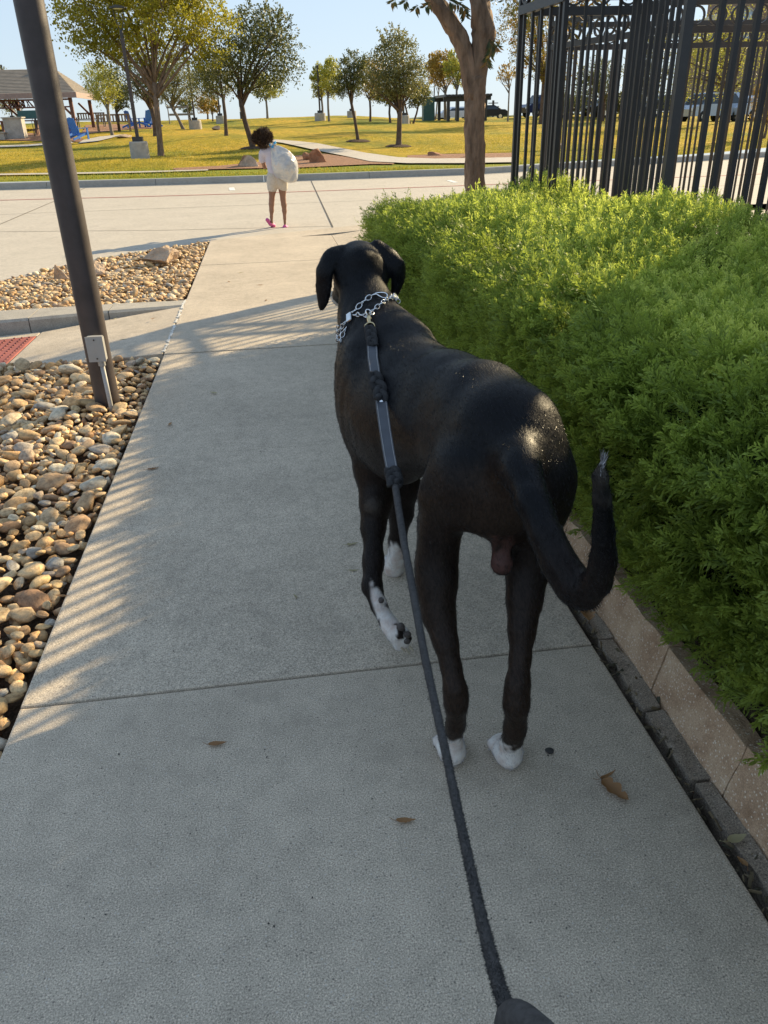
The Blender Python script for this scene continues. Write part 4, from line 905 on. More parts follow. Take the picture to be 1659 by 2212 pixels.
# stone pier, metal chairs, table, green sign under the pavilion
def pbx(px, py, w, d, h, nm, label, cat, mat, z=0):
    p = T(px, py); mb = MB(); mb.box((0, 0, h/2), (w, d, h)); mb.box((0, 0, h+.03), (w+.12, d+.1, .06)); o = mb.build(nm, mat); o.location = p+[0, 0, z]; return tag(o, label, cat)
pbx(38, 300, .95, .7, 1.0, 'stone_pier', 'tan stone serving pier under the left of the pavilion', 'pier', M['lampbase'])
pbx(2, 303, .6, .6, .35, 'stone_pier', 'low pale stone block at the left picture edge', 'pier', M['lampbase'])
p = T(77, 292); t = thing('notice_board', p, 'dark green slanted notice board beside the tall post', 'board')
mb = MB(); mb.box(p+[0, 0, 1.05], (1.5, .1, .42), Matrix.Rotation(-.3, 3, 'X')); mb.build('panel', M['greenmetal'], t)
for x in (-.6, .6): mb = MB(); mb.box(p+[x, 0, .45], (.08, .08, .9)); mb.build('leg', M['iron'], t)
def bistro(px, py, rz, label):
    p = T(px, py); t = thing('metal_chair', p, label, 'chair', 'dark metal chairs under the pavilion', rz)
    mb = MB(); mb.box((0, 0, .45), (.44, .44, .04)); mb.build('seat', M['iron']).parent = t
    mb = MB(); mb.tube([(-.2, .2, .45), (-.2, .26, .8), (-.12, .28, .95), (.12, .28, .95), (.2, .26, .8), (.2, .2, .45)], .018, 6); mb.box((0, .25, .72), (.1, .02, .46)); mb.build('backrest', M['iron']).parent = t
    for x in (-.19, .19):
        for y in (-.19, .2): mb = MB(); mb.bar((x, y, .44), (x*1.2, y*1.25, 0), .035); mb.build('leg', M['iron']).parent = t
bistro(86, 298, .4, 'left dark metal chair under the pavilion'); bistro(108, 299, -.3, 'right dark metal chair under the pavilion')
p = T(70, 294); t = thing('picnic_table', p, 'long brown table behind the metal chairs under the pavilion', 'table')
mb = MB(); mb.box(p+[.2, .6, .78], (4.6, .8, .06)); mb.build('table_top', M['wood'], t)
for x in (-1.6, .2, 2.0): mb = MB(); mb.box(p+[x, .6, .38], (.09, .6, .76)); mb.build('leg', M['wood'], t)
p = T(925, 261); o = MB(); o.box((0, 0, .8), (.9, .7, 1.6)); o.box((0, 0, 1.64), (1.0, .8, .08)); o = o.build('utility_cabinet', M['greenmetal']); o.location = p; tag(o, 'tall dark green utility cabinet on the lawn crest left of the pergola', 'cabinet')
# pergola
p = T(996, 262); Yg = float(p[1]); A = at(968, 262, Yg); Bq = at(1048, 262, Yg); zt_ = float(at(985, 216, Yg)[2]); zg_ = float(p[2])-.2; t = thing('pergola', p, 'dark steel pergola on the right skyline beside the near trunk', 'pergola')
for x in np.linspace(A[0], Bq[0], 5):
    for y in (Yg, Yg+3.5): mb = MB(); mb.box((x, y, (zg_+zt_)/2), (.22, .22, zt_-zg_)); mb.build('post', M['iron'], t)
for y in (Yg, Yg+3.5): mb = MB(); mb.box(((A[0]+Bq[0])/2, y, zt_+.1), (Bq[0]-A[0]+.8, .18, .3)); mb.build('beam', M['iron'], t)
for x in np.linspace(A[0]-.3, Bq[0]+.3, 14): mb = MB(); mb.box((x, Yg+1.75, zt_+.30), (.12, 4.6, .18)); mb.build('rafter', M['iron'], t)

# ------------------------------------------------------------------ parked cars
M['tyre'] = simple('tyre_rubber', (.02, .02, .02), .9, .2, 6, 0); M['carglass'] = simple('car_glass', (.03, .04, .05), .08, .1, 3, 0)
def paint(n, c): 
    if n not in M: M[n] = simple(n, c, .25, .03, 3, 0, 60, .3); 
    return M[n]
def car(px, py, Y, rz, col, label, suv=False):
    p = at(px, py, Y); p[2] = float(hgt(p[0], p[1])) if Y > 24 else 0; t = thing('parked_car', p, label, 'car', 'cars parked beyond the lawn', rz)
    h = 1.65 if suv else 1.42
    prof = [(-2.2, .35), (-2.25, .75), (-1.9, .98), (-1.45, 1.0), (-.75 if not suv else -1.0, h), (.7 if not suv else 1.5, h), (1.5 if not suv else 1.95, 1.0), (2.15, .92), (2.28, .6), (2.2, .35)]
    V = [(x, s*.88*(1 if z < 1.05 else .82), z) for s in (-1, 1) for x, z in prof]; n = len(prof); mb = MB()
    mb.add(V, [(i, (i+1) % n, n+(i+1) % n, n+i) for i in range(n)]+[tuple(range(n))[::-1], tuple(range(n, 2*n))]); mb.build('body', col).parent = t
    for s in (-1, 1):
        mb = MB(); y = s*.80; xa = -1.2 if not suv else -1.3; xb = 1.25 if not suv else 1.75
        mb.add([(xa, s*.885, 1.02), (xb, s*.885, 1.02), (xb-.5, s*.745, h-.07), (xa+.5, s*.745, h-.07)], [(0, 1, 2, 3)] if s < 0 else [(3, 2, 1, 0)]); mb.build('side_window', M['carglass']).parent = t
        for x in (-1.4, 1.4):
            mb = MB(); mb.tube([(x, s*.72, .33), (x, s*.92, .33)], .33, 18); w_ = mb.build('wheel', M['tyre']); w_.parent = t
            mb = MB(); mb.tube([(x, s*.925, .33), (x, s*.93, .33)], .19, 12); q = mb.build('rim', M['chrome']); q.parent = w_
    mb = MB(); a, b_ = (-1.5, 1.03), (-.80 if not suv else -1.05, h-.06); mb.add([(a[0]-.012, -.74, a[1]), (a[0]-.012, .74, a[1]), (b_[0]-.012, .68, b_[1]), (b_[0]-.012, -.68, b_[1])], [(0, 1, 2, 3)]); mb.build('windscreen', M['carglass']).parent = t
    for s in (-1, 1): mb = MB(); mb.box((-2.2, s*.62, .74), (.1, .3, .14)); mb.build('headlight', M['glass']).parent = t
car(985, 262, 98, .15, paint('white_paintwork', (.62, .66, .75)), 'pale bluish white car parked under the pergola')
car(1052, 262, 92, 2.9, paint('black_paintwork', (.015, .016, .02)), 'black car parked just right of the near tree trunk')
car(1178, 262, 70, .2, paint('navy_paintwork', (.02, .035, .10)), 'navy blue car behind the left fence bars', True)
car(1240, 262, 66, .1, paint('slate_paintwork', (.06, .075, .11)), 'slate coloured car right of the navy one behind the bars')
car(1330, 258, 64, .1, paint('black_paintwork', (.015, .016, .02)), 'black car behind the crowded middle bars', True)
car(1440, 258, 62, .1, paint('black_paintwork', (.015, .016, .02)), 'black car behind the thick fence post')
car(1530, 262, 52, .3, paint('silver_blue_paintwork', (.40, .47, .58)), 'silver blue car seen in the gap right of the thick post', True)
car(1640, 262, 52, .2, paint('white_paintwork', (.62, .66, .75)), 'white car at the right edge behind the bars')
# brick building far right
bb = at(1640, 262, 105); zb_ = 0.6
fb = thing('brick_building', (float(bb[0]), 108, zb_), 'brown brick building with an arched window behind the upper right bars', 'building')
M['brickfar'] = simple('far_brown_brick', (.26, .18, .14), .9, .25, 3, .3, 20, 0, 'world'); M['eave'] = simple('pale_eave', (.55, .52, .48), .7, .1, 3, 0, 20, 0, 'world')
X0 = float(at(1500, 200, 105)[0]); X1 = float(at(1900, 200, 105)[0]); zt_ = float(at(1600, -40, 105)[2])
mb = MB(); mb.box(((X0+X1)/2, 108, (zb_+zt_*.62)/2), (X1-X0, 6, zt_*.62-zb_)); mb.build('wall', M['brickfar'], fb)
XA = float(at(1565, 100, 105)[0]); mb = MB(); mb.box(((XA+X1)/2, 107.6, (zb_+zt_)/2), (X1-XA, 6, zt_-zb_)); mb.build('tower', M['brickfar'], fb)
wp = at(1612, 40, 104.5); a = np.linspace(0, math.pi, 12); V = [(wp[0]-1.1, 104.55, wp[2]-2.2), (wp[0]+1.1, 104.55, wp[2]-2.2)]+[(wp[0]+1.1*math.cos(q), 104.55, wp[2]+1.1*math.sin(q)) for q in a]
M['skyglass'] = simple('window_glass', (.30, .40, .55), .1, .05, 3, 0); mb = MB(); mb.add(V, [tuple(range(len(V)))]); w_ = mb.build('window', M['skyglass'], fb)
mb = MB(); mb.tube([np.array(v)+[0, -.03, 0] for v in V]+[np.array(V[0])+[0, -.03, 0]], .09, 4); q = mb.build('frame', M['eave']); adopt(q, w_)
e0 = at(1440, 78, 103); e1 = at(1565, 34, 103); mb = MB(); mb.bar(e0, e1, .9, .9); mb.build('eave', M['eave'], fb)
V = [(float(e0[0]), 105, float(e0[2])), (X1, 105, float(e0[2])), (X1, 109, zt_*.8), (XA, 109, zt_*.8)]; mb = MB(); mb.add(V, [(0, 1, 2, 3)]); mb.build('roof', M['shingle'], fb)
# ------------------------------------------------------------------ smooth bodies from blended volumes
class Field:
    def __init__(s, lo, hi, h):
        s.lo = np.array(lo, np.float32); s.h = h; s.n = np.ceil((np.array(hi)-lo)/h).astype(int)+1; s.D = np.full(s.n, .2, np.float32)
    def _box(s, mn, mx, pad):
        a = np.clip(((mn-pad-s.lo)/s.h).astype(int), 0, s.n-1); b = np.clip(((mx+pad-s.lo)/s.h).astype(int)+2, 0, s.n)
        g = [s.lo[k]+s.h*np.arange(a[k], b[k], dtype=np.float32) for k in range(3)]
        return tuple(slice(a[k], b[k]) for k in range(3)), g[0][:, None, None], g[1][None, :, None], g[2][None, None, :]
    def _mix(s, sl, d, k, sub=False):
        A = s.D[sl]
        if sub:
            d = -d; h = np.clip(.5+.5*(d-A)/k, 0, 1); s.D[sl] = A+(d-A)*h+k*h*(1-h)
        else:
            h = np.clip(.5+.5*(A-d)/k, 0, 1); s.D[sl] = A+(d-A)*h-k*h*(1-h)
    def cone(s, a, b, ra, rb, k=.03, sub=False):
        a = np.array(a, np.float32); b = np.array(b, np.float32); R = max(ra, rb)
        sl, X, Y, Z = s._box(np.minimum(a, b), np.maximum(a, b), R+k+s.h*3)
        d = b-a; L2 = float(d@d)+1e-9; t = np.clip(((X-a[0])*d[0]+(Y-a[1])*d[1]+(Z-a[2])*d[2])/L2, 0, 1)
        q = np.sqrt((X-a[0]-d[0]*t)**2+(Y-a[1]-d[1]*t)**2+(Z-a[2]-d[2]*t)**2)-(ra+(rb-ra)*t); s._mix(sl, q, k, sub)
    def ell(s, c, r, k=.03, R=None, sub=False):
        c = np.array(c, np.float32); r = np.array(r, np.float32); m = float(r.max())
        sl, X, Y, Z = s._box(c-m, c+m, k+s.h*3); X = X-c[0]; Y = Y-c[1]; Z = Z-c[2]
        if R is not None:
            R = np.array(R).T; X, Y, Z = R[0, 0]*X+R[0, 1]*Y+R[0, 2]*Z, R[1, 0]*X+R[1, 1]*Y+R[1, 2]*Z, R[2, 0]*X+R[2, 1]*Y+R[2, 2]*Z
        k0 = np.sqrt((X/r[0])**2+(Y/r[1])**2+(Z/r[2])**2); k1 = np.sqrt((X/r[0]**2)**2+(Y/r[1]**2)**2+(Z/r[2]**2)**2)+1e-6
        s._mix(sl, k0*(k0-1)/k1, k, sub)
    def mesh(s, it=2):
        D = s.D; n = np.array(D.shape); I = D < 0
        cs = [(i, j, k) for i in (0, 1) for j in (0, 1) for k in (0, 1)]
        sh = lambda A, c: A[c[0]:n[0]-1+c[0], c[1]:n[1]-1+c[1], c[2]:n[2]-1+c[2]]
        cnt = sum(sh(I, c).astype(np.int8) for c in cs); act = (cnt > 0) & (cnt < 8); idx = np.argwhere(act); vid = -np.ones(act.shape, np.int32); vid[act] = np.arange(len(idx))
        val = np.stack([D[idx[:, 0]+c[0], idx[:, 1]+c[1], idx[:, 2]+c[2]] for c in cs], 1); P = np.zeros((len(idx), 3)); W_ = np.zeros(len(idx))
        for a in range(8):
            for b in range(a+1, 8):
                if sum(abs(cs[a][q]-cs[b][q]) for q in range(3)) != 1: continue
                m_ = (val[:, a] < 0) != (val[:, b] < 0); t = np.where(m_, val[:, a]/np.where(m_, val[:, a]-val[:, b], 1), 0)
                P += (np.array(cs[a])+(np.array(cs[b])-np.array(cs[a]))*t[:, None])*m_[:, None]; W_ += m_
        V = s.lo+(idx+P/W_[:, None])*s.h; Fs = []
        for ax in range(3):
            A = np.take(I, range(n[ax]-1), ax); B = np.take(I, range(1, n[ax]), ax); e = np.argwhere(A != B); o1, o2 = [(1, 2), (2, 0), (0, 1)][ax]
            e = e[(e[:, o1] > 0) & (e[:, o2] > 0) & (e[:, o1] < n[o1]-1) & (e[:, o2] < n[o2]-1)]
            def v(d1, d2): q = e.copy(); q[:, o1] += d1; q[:, o2] += d2; return vid[q[:, 0], q[:, 1], q[:, 2]]
            q = np.stack([v(-1, -1), v(0, -1), v(0, 0), v(-1, 0)], 1); fl = ~I[e[:, 0], e[:, 1], e[:, 2]]; q[fl] = q[fl][:, ::-1]; Fs.append(q)
        Fq = np.concatenate(Fs)
        for _ in range(it):                                  # relax
            S_ = np.zeros_like(V); c = np.zeros(len(V))
            for a in range(4):
                for b in ((a+1) % 4, (a+3) % 4): np.add.at(S_, Fq[:, a], V[Fq[:, b]]); np.add.at(c, Fq[:, a], 1)
            V = V*.4+.6*S_/c[:, None]
        return V, Fq
def relax(V, Fq, w, it):
    E = np.concatenate([Fq[:, [a, (a+1) % 4]] for a in range(4)]+[Fq[:, [(a+1) % 4, a]] for a in range(4)]); c = np.bincount(E[:, 0], minlength=len(V))[:, None]
    for _ in range(it):
        S_ = np.stack([np.bincount(E[:, 0], weights=V[E[:, 1], k], minlength=len(V)) for k in range(3)], 1)/c; V = V+(S_-V)*(.6*w[:, None])
    return V
def px(x, y, Y, r=None):
    p = at(x, y, Y); return p if r is None else (p, r*depth(p)/FPX)

# ------------------------------------------------------------------ the dog
DOG = Field((-.02, .92, -.02), (.84, 3.10, 1.24), .0068)
def ch(pts, k=.03, sub=False):
    q = [px(*p) if len(p) == 4 and not isinstance(p[0], np.ndarray) else p for p in pts]
    for (a, ra), (b, rb) in zip(q[:-1], q[1:]): DOG.cone(a, b, ra, rb, k, sub)
yawd = Matrix.Rotation(math.radians(9.5), 3, 'Z')
# ribcage and trunk
DOG.ell((.317, 2.24, .70), (.122, .30, .205), .05, yawd)
DOG.ell((.308, 2.38, .69), (.122, .18, .19), .05, yawd)
ch([(812, 695, 2.54, 60), (857, 765, 2.38, 79), (906, 834, 2.16, 91), (972, 862, 1.95, 98), (1038, 895, 1.76, 106), (1092, 942, 1.61, 110)], .05)
ch([(1092, 942, 1.61, 110), (1135, 1035, 1.54, 104)], .05)
ch([(1065, 965, 1.66, 106), (1018, 1000, 1.66, 80)], .06)
ch([(862, 885, 2.20, 97), (935, 930, 1.95, 90), (990, 960, 1.78, 85)], .06)
# shoulder blades and chest muscle
DOG.ell((.234, 2.36, .74), (.050, .12, .17), .05, Matrix.Rotation(.25, 3, 'X'))
DOG.ell((.292, 2.50, .66), (.100, .10, .16), .05)
# neck and head
DOG.cone((.315, 2.40, .80), (.300, 2.60, .925), .128, .088, .05)
DOG.cone((.335, 2.34, .885), (.312, 2.58, .965), .055, .062, .05)
DOG.cone((.300, 2.58, .92), (.300, 2.70, 1.045), .084, .078, .04)
DOG.ell((.300, 2.72, 1.070), (.082, .095, .080), .04)
DOG.ell((.255, 2.70, 1.045), (.048, .06, .055), .03); DOG.ell((.352, 2.71, 1.045), (.048, .06, .055), .03)
DOG.ell((.300, 2.655, 1.105), (.034, .04, .034), .03)
DOG.cone((.292, 2.80, 1.035), (.268, 2.97, .965), .060, .042, .03)          # muzzle
DOG.cone((.275, 2.86, .975), (.260, 2.96, .925), .040, .036, .02)
DOG.cone((.245, 2.74, .985), (.238, 2.86, .935), .034, .028, .03)           # left lip
DOG.cone((.335, 2.76, .985), (.315, 2.88, .935), .034, .028, .03)
DOG.ell((.264, 3.00, .975), (.020, .016, .016), .01)
# ears: hanging leathers
def ear(pts, th, k):
    q = [px(*p) for p in pts]
    for (a, ra), (b, rb) in zip(q[:-1], q[1:]):
        for u in np.linspace(0, 1, 5):
            c = a+(b-a)*u; rr = ra+(rb-ra)*u; d = b-a; d /= np.linalg.norm(d); f = FW*.9+RT*th[1]; f /= np.linalg.norm(f); s_ = np.cross(d, f); s_ /= np.linalg.norm(s_); f = np.cross(s_, d)
            DOG.ell(c, (rr, th[0], rr*1.0), k, np.stack([s_, f, d], 1))
ear([(740, 542, 2.70, 15), (714, 556, 2.69, 20), (700, 586, 2.68, 20), (699, 620, 2.68, 19), (698, 648, 2.68, 14), (694, 668, 2.68, 6)], (.0085, .55), .010)
ear([(818, 532, 2.71, 15), (843, 554, 2.70, 18), (860, 580, 2.69, 19), (860, 604, 2.69, 15), (855, 625, 2.69, 9), (852, 640, 2.69, 4)], (.0085, -.75), .010)
DOG.cone(px(812, 528, 2.72), px(866, 572, 2.69), .013, .011, .012)
# hind legs
ch([(998, 1015, 1.60, 76), (966, 1078, 1.60, 62), (948, 1150, 1.60, 46), (941, 1215, 1.59, 44), (944, 1270, 1.56, 40), (947, 1325, 1.53, 32), (962, 1385, 1.48, 23), (975, 1440, 1.445, 21)], .03)
ch([(975, 1440, 1.445, 21), (984, 1490, 1.41, 24), (986, 1520, 1.405, 25), (984, 1565, 1.43, 22), (980, 1600, 1.46, 23)], .02)
ch([(938, 1120, 1.68, 40), (930, 1190, 1.72, 30)], .04)
ch([(1150, 1035, 1.56, 90), (1152, 1095, 1.55, 72), (1146, 1170, 1.56, 52), (1138, 1235, 1.54, 43), (1132, 1300, 1.50, 35), (1127, 1360, 1.46, 26), (1124, 1420, 1.42, 21)], .03)
ch([(1124, 1420, 1.42, 21), (1119, 1480, 1.38, 25), (1117, 1522, 1.365, 28), (1112, 1575, 1.39, 25), (1103, 1610, 1.42, 27)], .02)
ch([(1165, 1150, 1.64, 40), (1155, 1215, 1.66, 30)], .04)
DOG.ell(px(1010, 1060, 1.53), (.060, .05, .085), .06); DOG.ell(px(1120, 1060, 1.49), (.05, .05, .08), .06)
# paws with toes
def paw(cx, cy, Y, r, n=4, fwd=.06, spread=.036, z=None):
    c = px(cx, cy, Y); z = c[2] if z is None else z
    for i in range(n):
        u = (i-(n-1)/2)*2/(n-1); x = c[0]+u*spread*.72; y = c[1]+fwd*(1-.22*u*u)
        DOG.cone((c[0]+u*spread*.30, c[1]+.008, .034), (x, y, .024), r*.78, .0185, .010)
        DOG.cone((x, y, .024), (x+u*.003, y+.020, .013), .015, .009, .006)
    DOG.ell((c[0]+.002, c[1]-.004, .038), (.036, .042, .040), .020)
paw(975, 1618, 1.475, .030); paw(1097, 1622, 1.44, .032); 
# front right leg (standing)
ch([(865, 980, 2.38, 46), (872, 1050, 2.37, 34), (866, 1110, 2.38, 24), (858, 1170, 2.40, 19), (856, 1205, 2.40, 18), (851, 1232, 2.425, 19)], .025)
paw(850, 1236, 2.43, .026, spread=.034)
# front left leg (lifted)
ch([(800, 935, 2.33, 54), (812, 1020, 2.30, 44), (812, 1085, 2.25, 34), (806, 1140, 2.20, 26), (806, 1215, 2.12, 20), (804, 1266, 2.06, 21)], .03)
ch([(804, 1266, 2.06, 21), (818, 1308, 2.005, 17), (838, 1345, 1.965, 18), (856, 1368, 1.93, 22)], .02)
DOG.ell(px(812, 1098, 2.20), (.026, .026, .036), .02)
def seg(a, b, ra, rb, k): DOG.cone(px(*a), px(*b), ra, rb, k)
for (dx, dy, l) in ((-12, 8, 0), (-2, 4, 3), (8, -2, 3), (16, -10, 0)):
    seg((856+dx*.5, 1368+dy*.5, 1.93), (868+dx*.9+l, 1390+dy+l, 1.915), .017, .0135, .008)
DOG.ell(px(868, 1368, 1.925), (.026, .018, .026), .015)
DOG.ell(px(823, 1295, 1.98), (.012, .012, .012), .006)
# tail
ch([(1112, 965, 1.52, 40), (1124, 1010, 1.40, 37), (1150, 1080, 1.31, 36)], .06); ch([(1150, 1080, 1.31, 36), (1176, 1150, 1.26, 35), (1205, 1215, 1.215, 34), (1238, 1265, 1.18, 34), (1266, 1284, 1.155, 33)], .03)
ch([(1266, 1284, 1.155, 33), (1290, 1262, 1.135, 31), (1303, 1215, 1.12, 27), (1304, 1150, 1.10, 25), (1300, 1080, 1.08, 22), (1297, 1030, 1.07, 17), (1296, 1008, 1.065, 9)], .012)
# under the tail
DOG.ell(px(1072, 1108, 1.50), (.062, .045, .070), .05); DOG.ell(px(1085, 1216, 1.485), (.034, .030, .036), .010); DOG.ell(px(1082, 1180, 1.50), (.026, .024, .034), .012)
DOG.cone(px(1040, 1128, 1.425), px(1062, 1112, 1.42), .004, .007, .012, True); DOG.cone(px(1062, 1112, 1.42), px(1095, 1128, 1.425), .007, .004, .012, True)
DOG.cone(px(1112, 1150, 1.44), px(1128, 1215, 1.47), .005, .003, .012, True)
DOG.cone(px(1098, 1010, 1.44), px(1104, 1040, 1.41), .006, .003, .010, True)
V, Fq = DOG.mesh(2)
V = relax(V, Fq, sstep(.50, .62, V[:, 2])*sstep(2.62, 2.50, V[:, 1])*sstep(.0, .01, V[:, 1]-1.24), 34)
V = relax(V, Fq, sstep(1.27, 1.22, V[:, 1])+0*V[:, 0], 6)
V = relax(V, Fq, sstep(.02, .06, V[:, 2])*sstep(.66, .5, V[:, 2])*sstep(1.24, 1.26, V[:, 1]), 9)
# muscle relief and skin folds
nz = pnoise(V, 2.2, 5)*.0034+pnoise(V, 4.2, 15)*.0014+pnoise(V, 6, 6)*.0008
neckm = np.exp(-((V[:, 1]-2.47)/.10)**2)*sstep(.60, .75, V[:, 2]); nz += neckm*.002*np.sin((V[:, 1]*.85-V[:, 2]*.5)*130+V[:, 0]*12)*sstep(2.60, 2.5, V[:, 1])
shm = np.exp(-((V[:, 1]-2.25)/.15)**2)*sstep(.3, .1, V[:, 0]-.0)*sstep(.45, .6, V[:, 2])*sstep(.95, .8, V[:, 2]); nz += shm*.0014*np.sin(V[:, 1]*95+V[:, 2]*22)
cen = V.copy(); 
me_tmp = bpy.data.meshes.new('tmp'); me_tmp.from_pydata(V.tolist(), [], Fq.tolist()); N = np.zeros(len(V)*3); me_tmp.vertices.foreach_get('normal', N); N = N.reshape(-1, 3)
V = V+N*nz[:, None]
# coat colour areas painted per vertex
q = pnoise(V, 7, 11)*.024+pnoise(V, 18, 12)*.014
wh = np.zeros(len(V))
def near(p, r0, r1): return sstep(r1, r0, np.linalg.norm(V-p, axis=1)+q)
lH = (V[:, 0] < .425) & (V[:, 1] > 1.2) & (V[:, 1] < 1.75); rH = (V[:, 0] >= .425) & (V[:, 1] < 1.75)
wh = np.maximum(wh, np.where(lH, sstep(.118, .098, V[:, 2]+q+.1*np.maximum(0, .345-V[:, 0])), 0))
wh = np.maximum(wh, np.where(rH, sstep(.104, .082, V[:, 2]+q-.15*np.maximum(0, .47-V[:, 0])+.5*np.maximum(0, V[:, 0]-.505)), 0))
fr = (V[:, 1] > 2.28) & (V[:, 2] < .5); wh = np.maximum(wh, np.where(fr & (V[:, 0] > .29), sstep(.17, .13, V[:, 2]+q*1.5+1.2*np.abs(V[:, 0]-.352)), 0))
pa, pb2 = px(812, 1290, 1.99), px(872, 1392, 1.90); d_ = pb2-pa; tt = np.clip(((V-pa)@d_)/(d_@d_), 0, 1); dist = np.linalg.norm(V-pa-tt[:, None]*d_, axis=1)
fl = (V[:, 1] < 2.12) & (V[:, 1] > 1.80) & (V[:, 0] < .37); wh = np.maximum(wh, np.where(fl, sstep(.055, .035, dist+q)*sstep(-.0, .006, V[:, 0]*.62-V[:, 2]*.0-.62*(.232+tt*.05)+.010+tt*.012), 0))
wh = np.maximum(wh, near(px(722, 652, 2.84), .02, .035)*.9)
pad = near(px(872, 1362, 1.905), .014, .019)+near(px(884, 1380, 1.90), .014, .019)+near(px(823, 1295, 1.975), .012, .017)
wh = wh*np.clip(1-pad, 0, 1)
grey = near(px(812, 1098, 2.19), .01, .04)*.14+near(px(1297, 1015, 1.07), .01, .06)*.25
pink = near(px(1088, 1215, 1.45), .030, .052)
brown = np.clip(.20+.45*near(px(1020, 1120, 1.47), .06, .20)+.4*sstep(.22, .12, V[:, 0])*sstep(2.0, 2.2, V[:, 1])+.5*sstep(.62, .25, V[:, 2])*(V[:, 1] < 1.9)+.25*sstep(.8, .5, V[:, 2])+.45*near(px(1095, 1080, 1.43), .05, .12)+.2*pnoise(V, 1.5, 22)-.35*sstep(.75, .9, V[:, 2]), 0, 1)
colr = np.zeros((len(V), 4), np.float32); colr[:, 0] = np.clip(wh, 0, 1); colr[:, 1] = brown; colr[:, 2] = np.clip(grey, 0, 1); colr[:, 3] = np.clip(pink, 0, 1)
m, nt, b = new_mat('short_black_coat')
at_ = nt.nodes.new('ShaderNodeAttribute'); at_.attribute_name = 'coat'; sp = nt.nodes.new('ShaderNodeSeparateColor'); nt.links.new(at_.outputs['Color'], sp.inputs[0])
oc = _coord(nt, 'world')
hair = _noise(nt, oc, 190, 3, .6, (1, .22, .45)); hair2 = _noise(nt, oc, 420, 2, .6, (1, .5, .3))
blk = _mix(nt, sp.outputs[1], (.0036, .0040, .0056), (.026, .016, .011))
hr = _ramp(nt, hair, [(.35, (.7, .7, .7)), (.66, (1.5, 1.5, 1.5))]); blk = _mix(nt, 1, blk, hr, 'MULTIPLY')
c = _mix(nt, sp.outputs[2], blk, (.20, .175, .15))
wc = _mix(nt, _ramp(nt, _noise(nt, oc, 24, 4, .6), [(.4, (0, 0, 0)), (.7, (1, 1, 1))]), (.74, .71, .67), (.54, .43, .37))
c = _mix(nt, sp.outputs[0], c, wc)
c = _mix(nt, at_.outputs['Alpha'], c, (.085, .042, .036))
nt.links.new(c, b.inputs['Base Color']); b.inputs['Roughness'].default_value = .43; b.inputs['Specular IOR Level'].default_value = .08
b.inputs['Coat Weight'].default_value = .12; b.inputs['Coat Roughness'].default_value = .40; b.inputs['Sheen Weight'].default_value = .0; b.inputs['Sheen Roughness'].default_value = .45; b.inputs['Sheen Tint'].default_value = (.8, .85, 1, 1)
nt.links.new(_bump(nt, hair2, .5, .0022, _bump(nt, hair, .5, .004)), b.inputs['Normal']); M['coat'] = m
root = thing('dog', (.4, 1.9, 0), 'tall black dog with white paws walking away on a leash, left front paw lifted', 'dog')
me = fast('body', V, Fq, M['coat'], root, smooth=True)
ca = me.data.color_attributes.new('coat', 'FLOAT_COLOR', 'POINT'); ca.data.foreach_set('color', colr.ravel())
dog_bvh = BVHTree.FromPolygons([Vector(v) for v in V], [tuple(int(i) for i in f) for f in Fq])
M['pad'] = simple('dark_paw_pad', (.075, .062, .056), .7, .3, 90, .8, 300, 0, 'world', .003)
for (x, y, Y, r_) in ((872, 1358, 1.912, .015), (886, 1374, 1.898, .0125), (885, 1388, 1.897, .011), (877, 1372, 1.905, .010)):
    Vv, F_ = rockshape(2, int(x), .06, .8); mb = MB(); mb.add(Vv*np.array([r_, r_*.7, r_*1.1])+px(x-6, y-3, Y+.006), F_); mb.build('paw_pad', M['pad'], root, smooth=True)
Vv, F_ = rockshape(2, 4, .05, .8); mb = MB(); mb.add(Vv*.010+px(823, 1297, 1.978), F_); mb.build('paw_pad', M['pad'], root, smooth=True)
# claws
mb = MB()
for (x, y, Y) in ((866, 1398, 1.905), (876, 1402, 1.90), (884, 1396, 1.90)):
    p = px(x, y, Y); mb.tube([p, p+[.008, -.004, -.010], p+[.012, -.008, -.018]], [.004, .003, .001], 6)
M['claw'] = simple('pale_claw', (.42, .36, .26), .5, .2, 60, 0); mb.build('claw', M['claw'], root)
M['eye'] = simple('dark_eye', (.02, .012, .008), .1, .1, 5, 0)
for x in (.228, .362): mb = MB(); Vv, F_ = IV[2]; mb.add(Vv*.011+np.array([x, 2.795, 1.062]), F_); mb.build('eye', M['eye'], root, smooth=True)
# short hairs on the silhouette, tail brush and white tail tip
def hairs(name, P, D, l, w, mat, tint, parent, bend=.3, seed=1):
    r = np.random.default_rng(seed); n = len(P); D = D/np.linalg.norm(D, axis=1)[:, None]; s_ = np.cross(D, r.normal(size=(n, 3))); s_ /= np.linalg.norm(s_, axis=1)[:, None]
    Bn = np.cross(D, s_); L_ = l[:, None]; Mid = P+D*L_*.5+Bn*L_*bend*.12; Tp = P+D*L_+Bn*L_*bend*.5
    V = np.stack([P-s_*w, P+s_*w, Mid+s_*w*.8, Tp, Mid-s_*w*.8], 1).reshape(-1, 3)
    return fast(name, V, np.arange(5*n).reshape(-1, 5), mat, parent, tint=np.repeat(tint, 5))
M['hair'] = leafmat('dog_hair', (.004, .0045, .006), (.05, .04, .032), .1, .3, (.62, .62, .66))
tc = [px(1304, 1150, 1.10), px(1300, 1080, 1.08), px(1297, 1030, 1.07), px(1296, 1010, 1.065)]
r = np.random.default_rng(9)
zz = V[:, 2]; tailv = np.where((V[:, 1] < 1.235) & (V[:, 0] > .40))[0]; pick = r.choice(tailv, 5200)
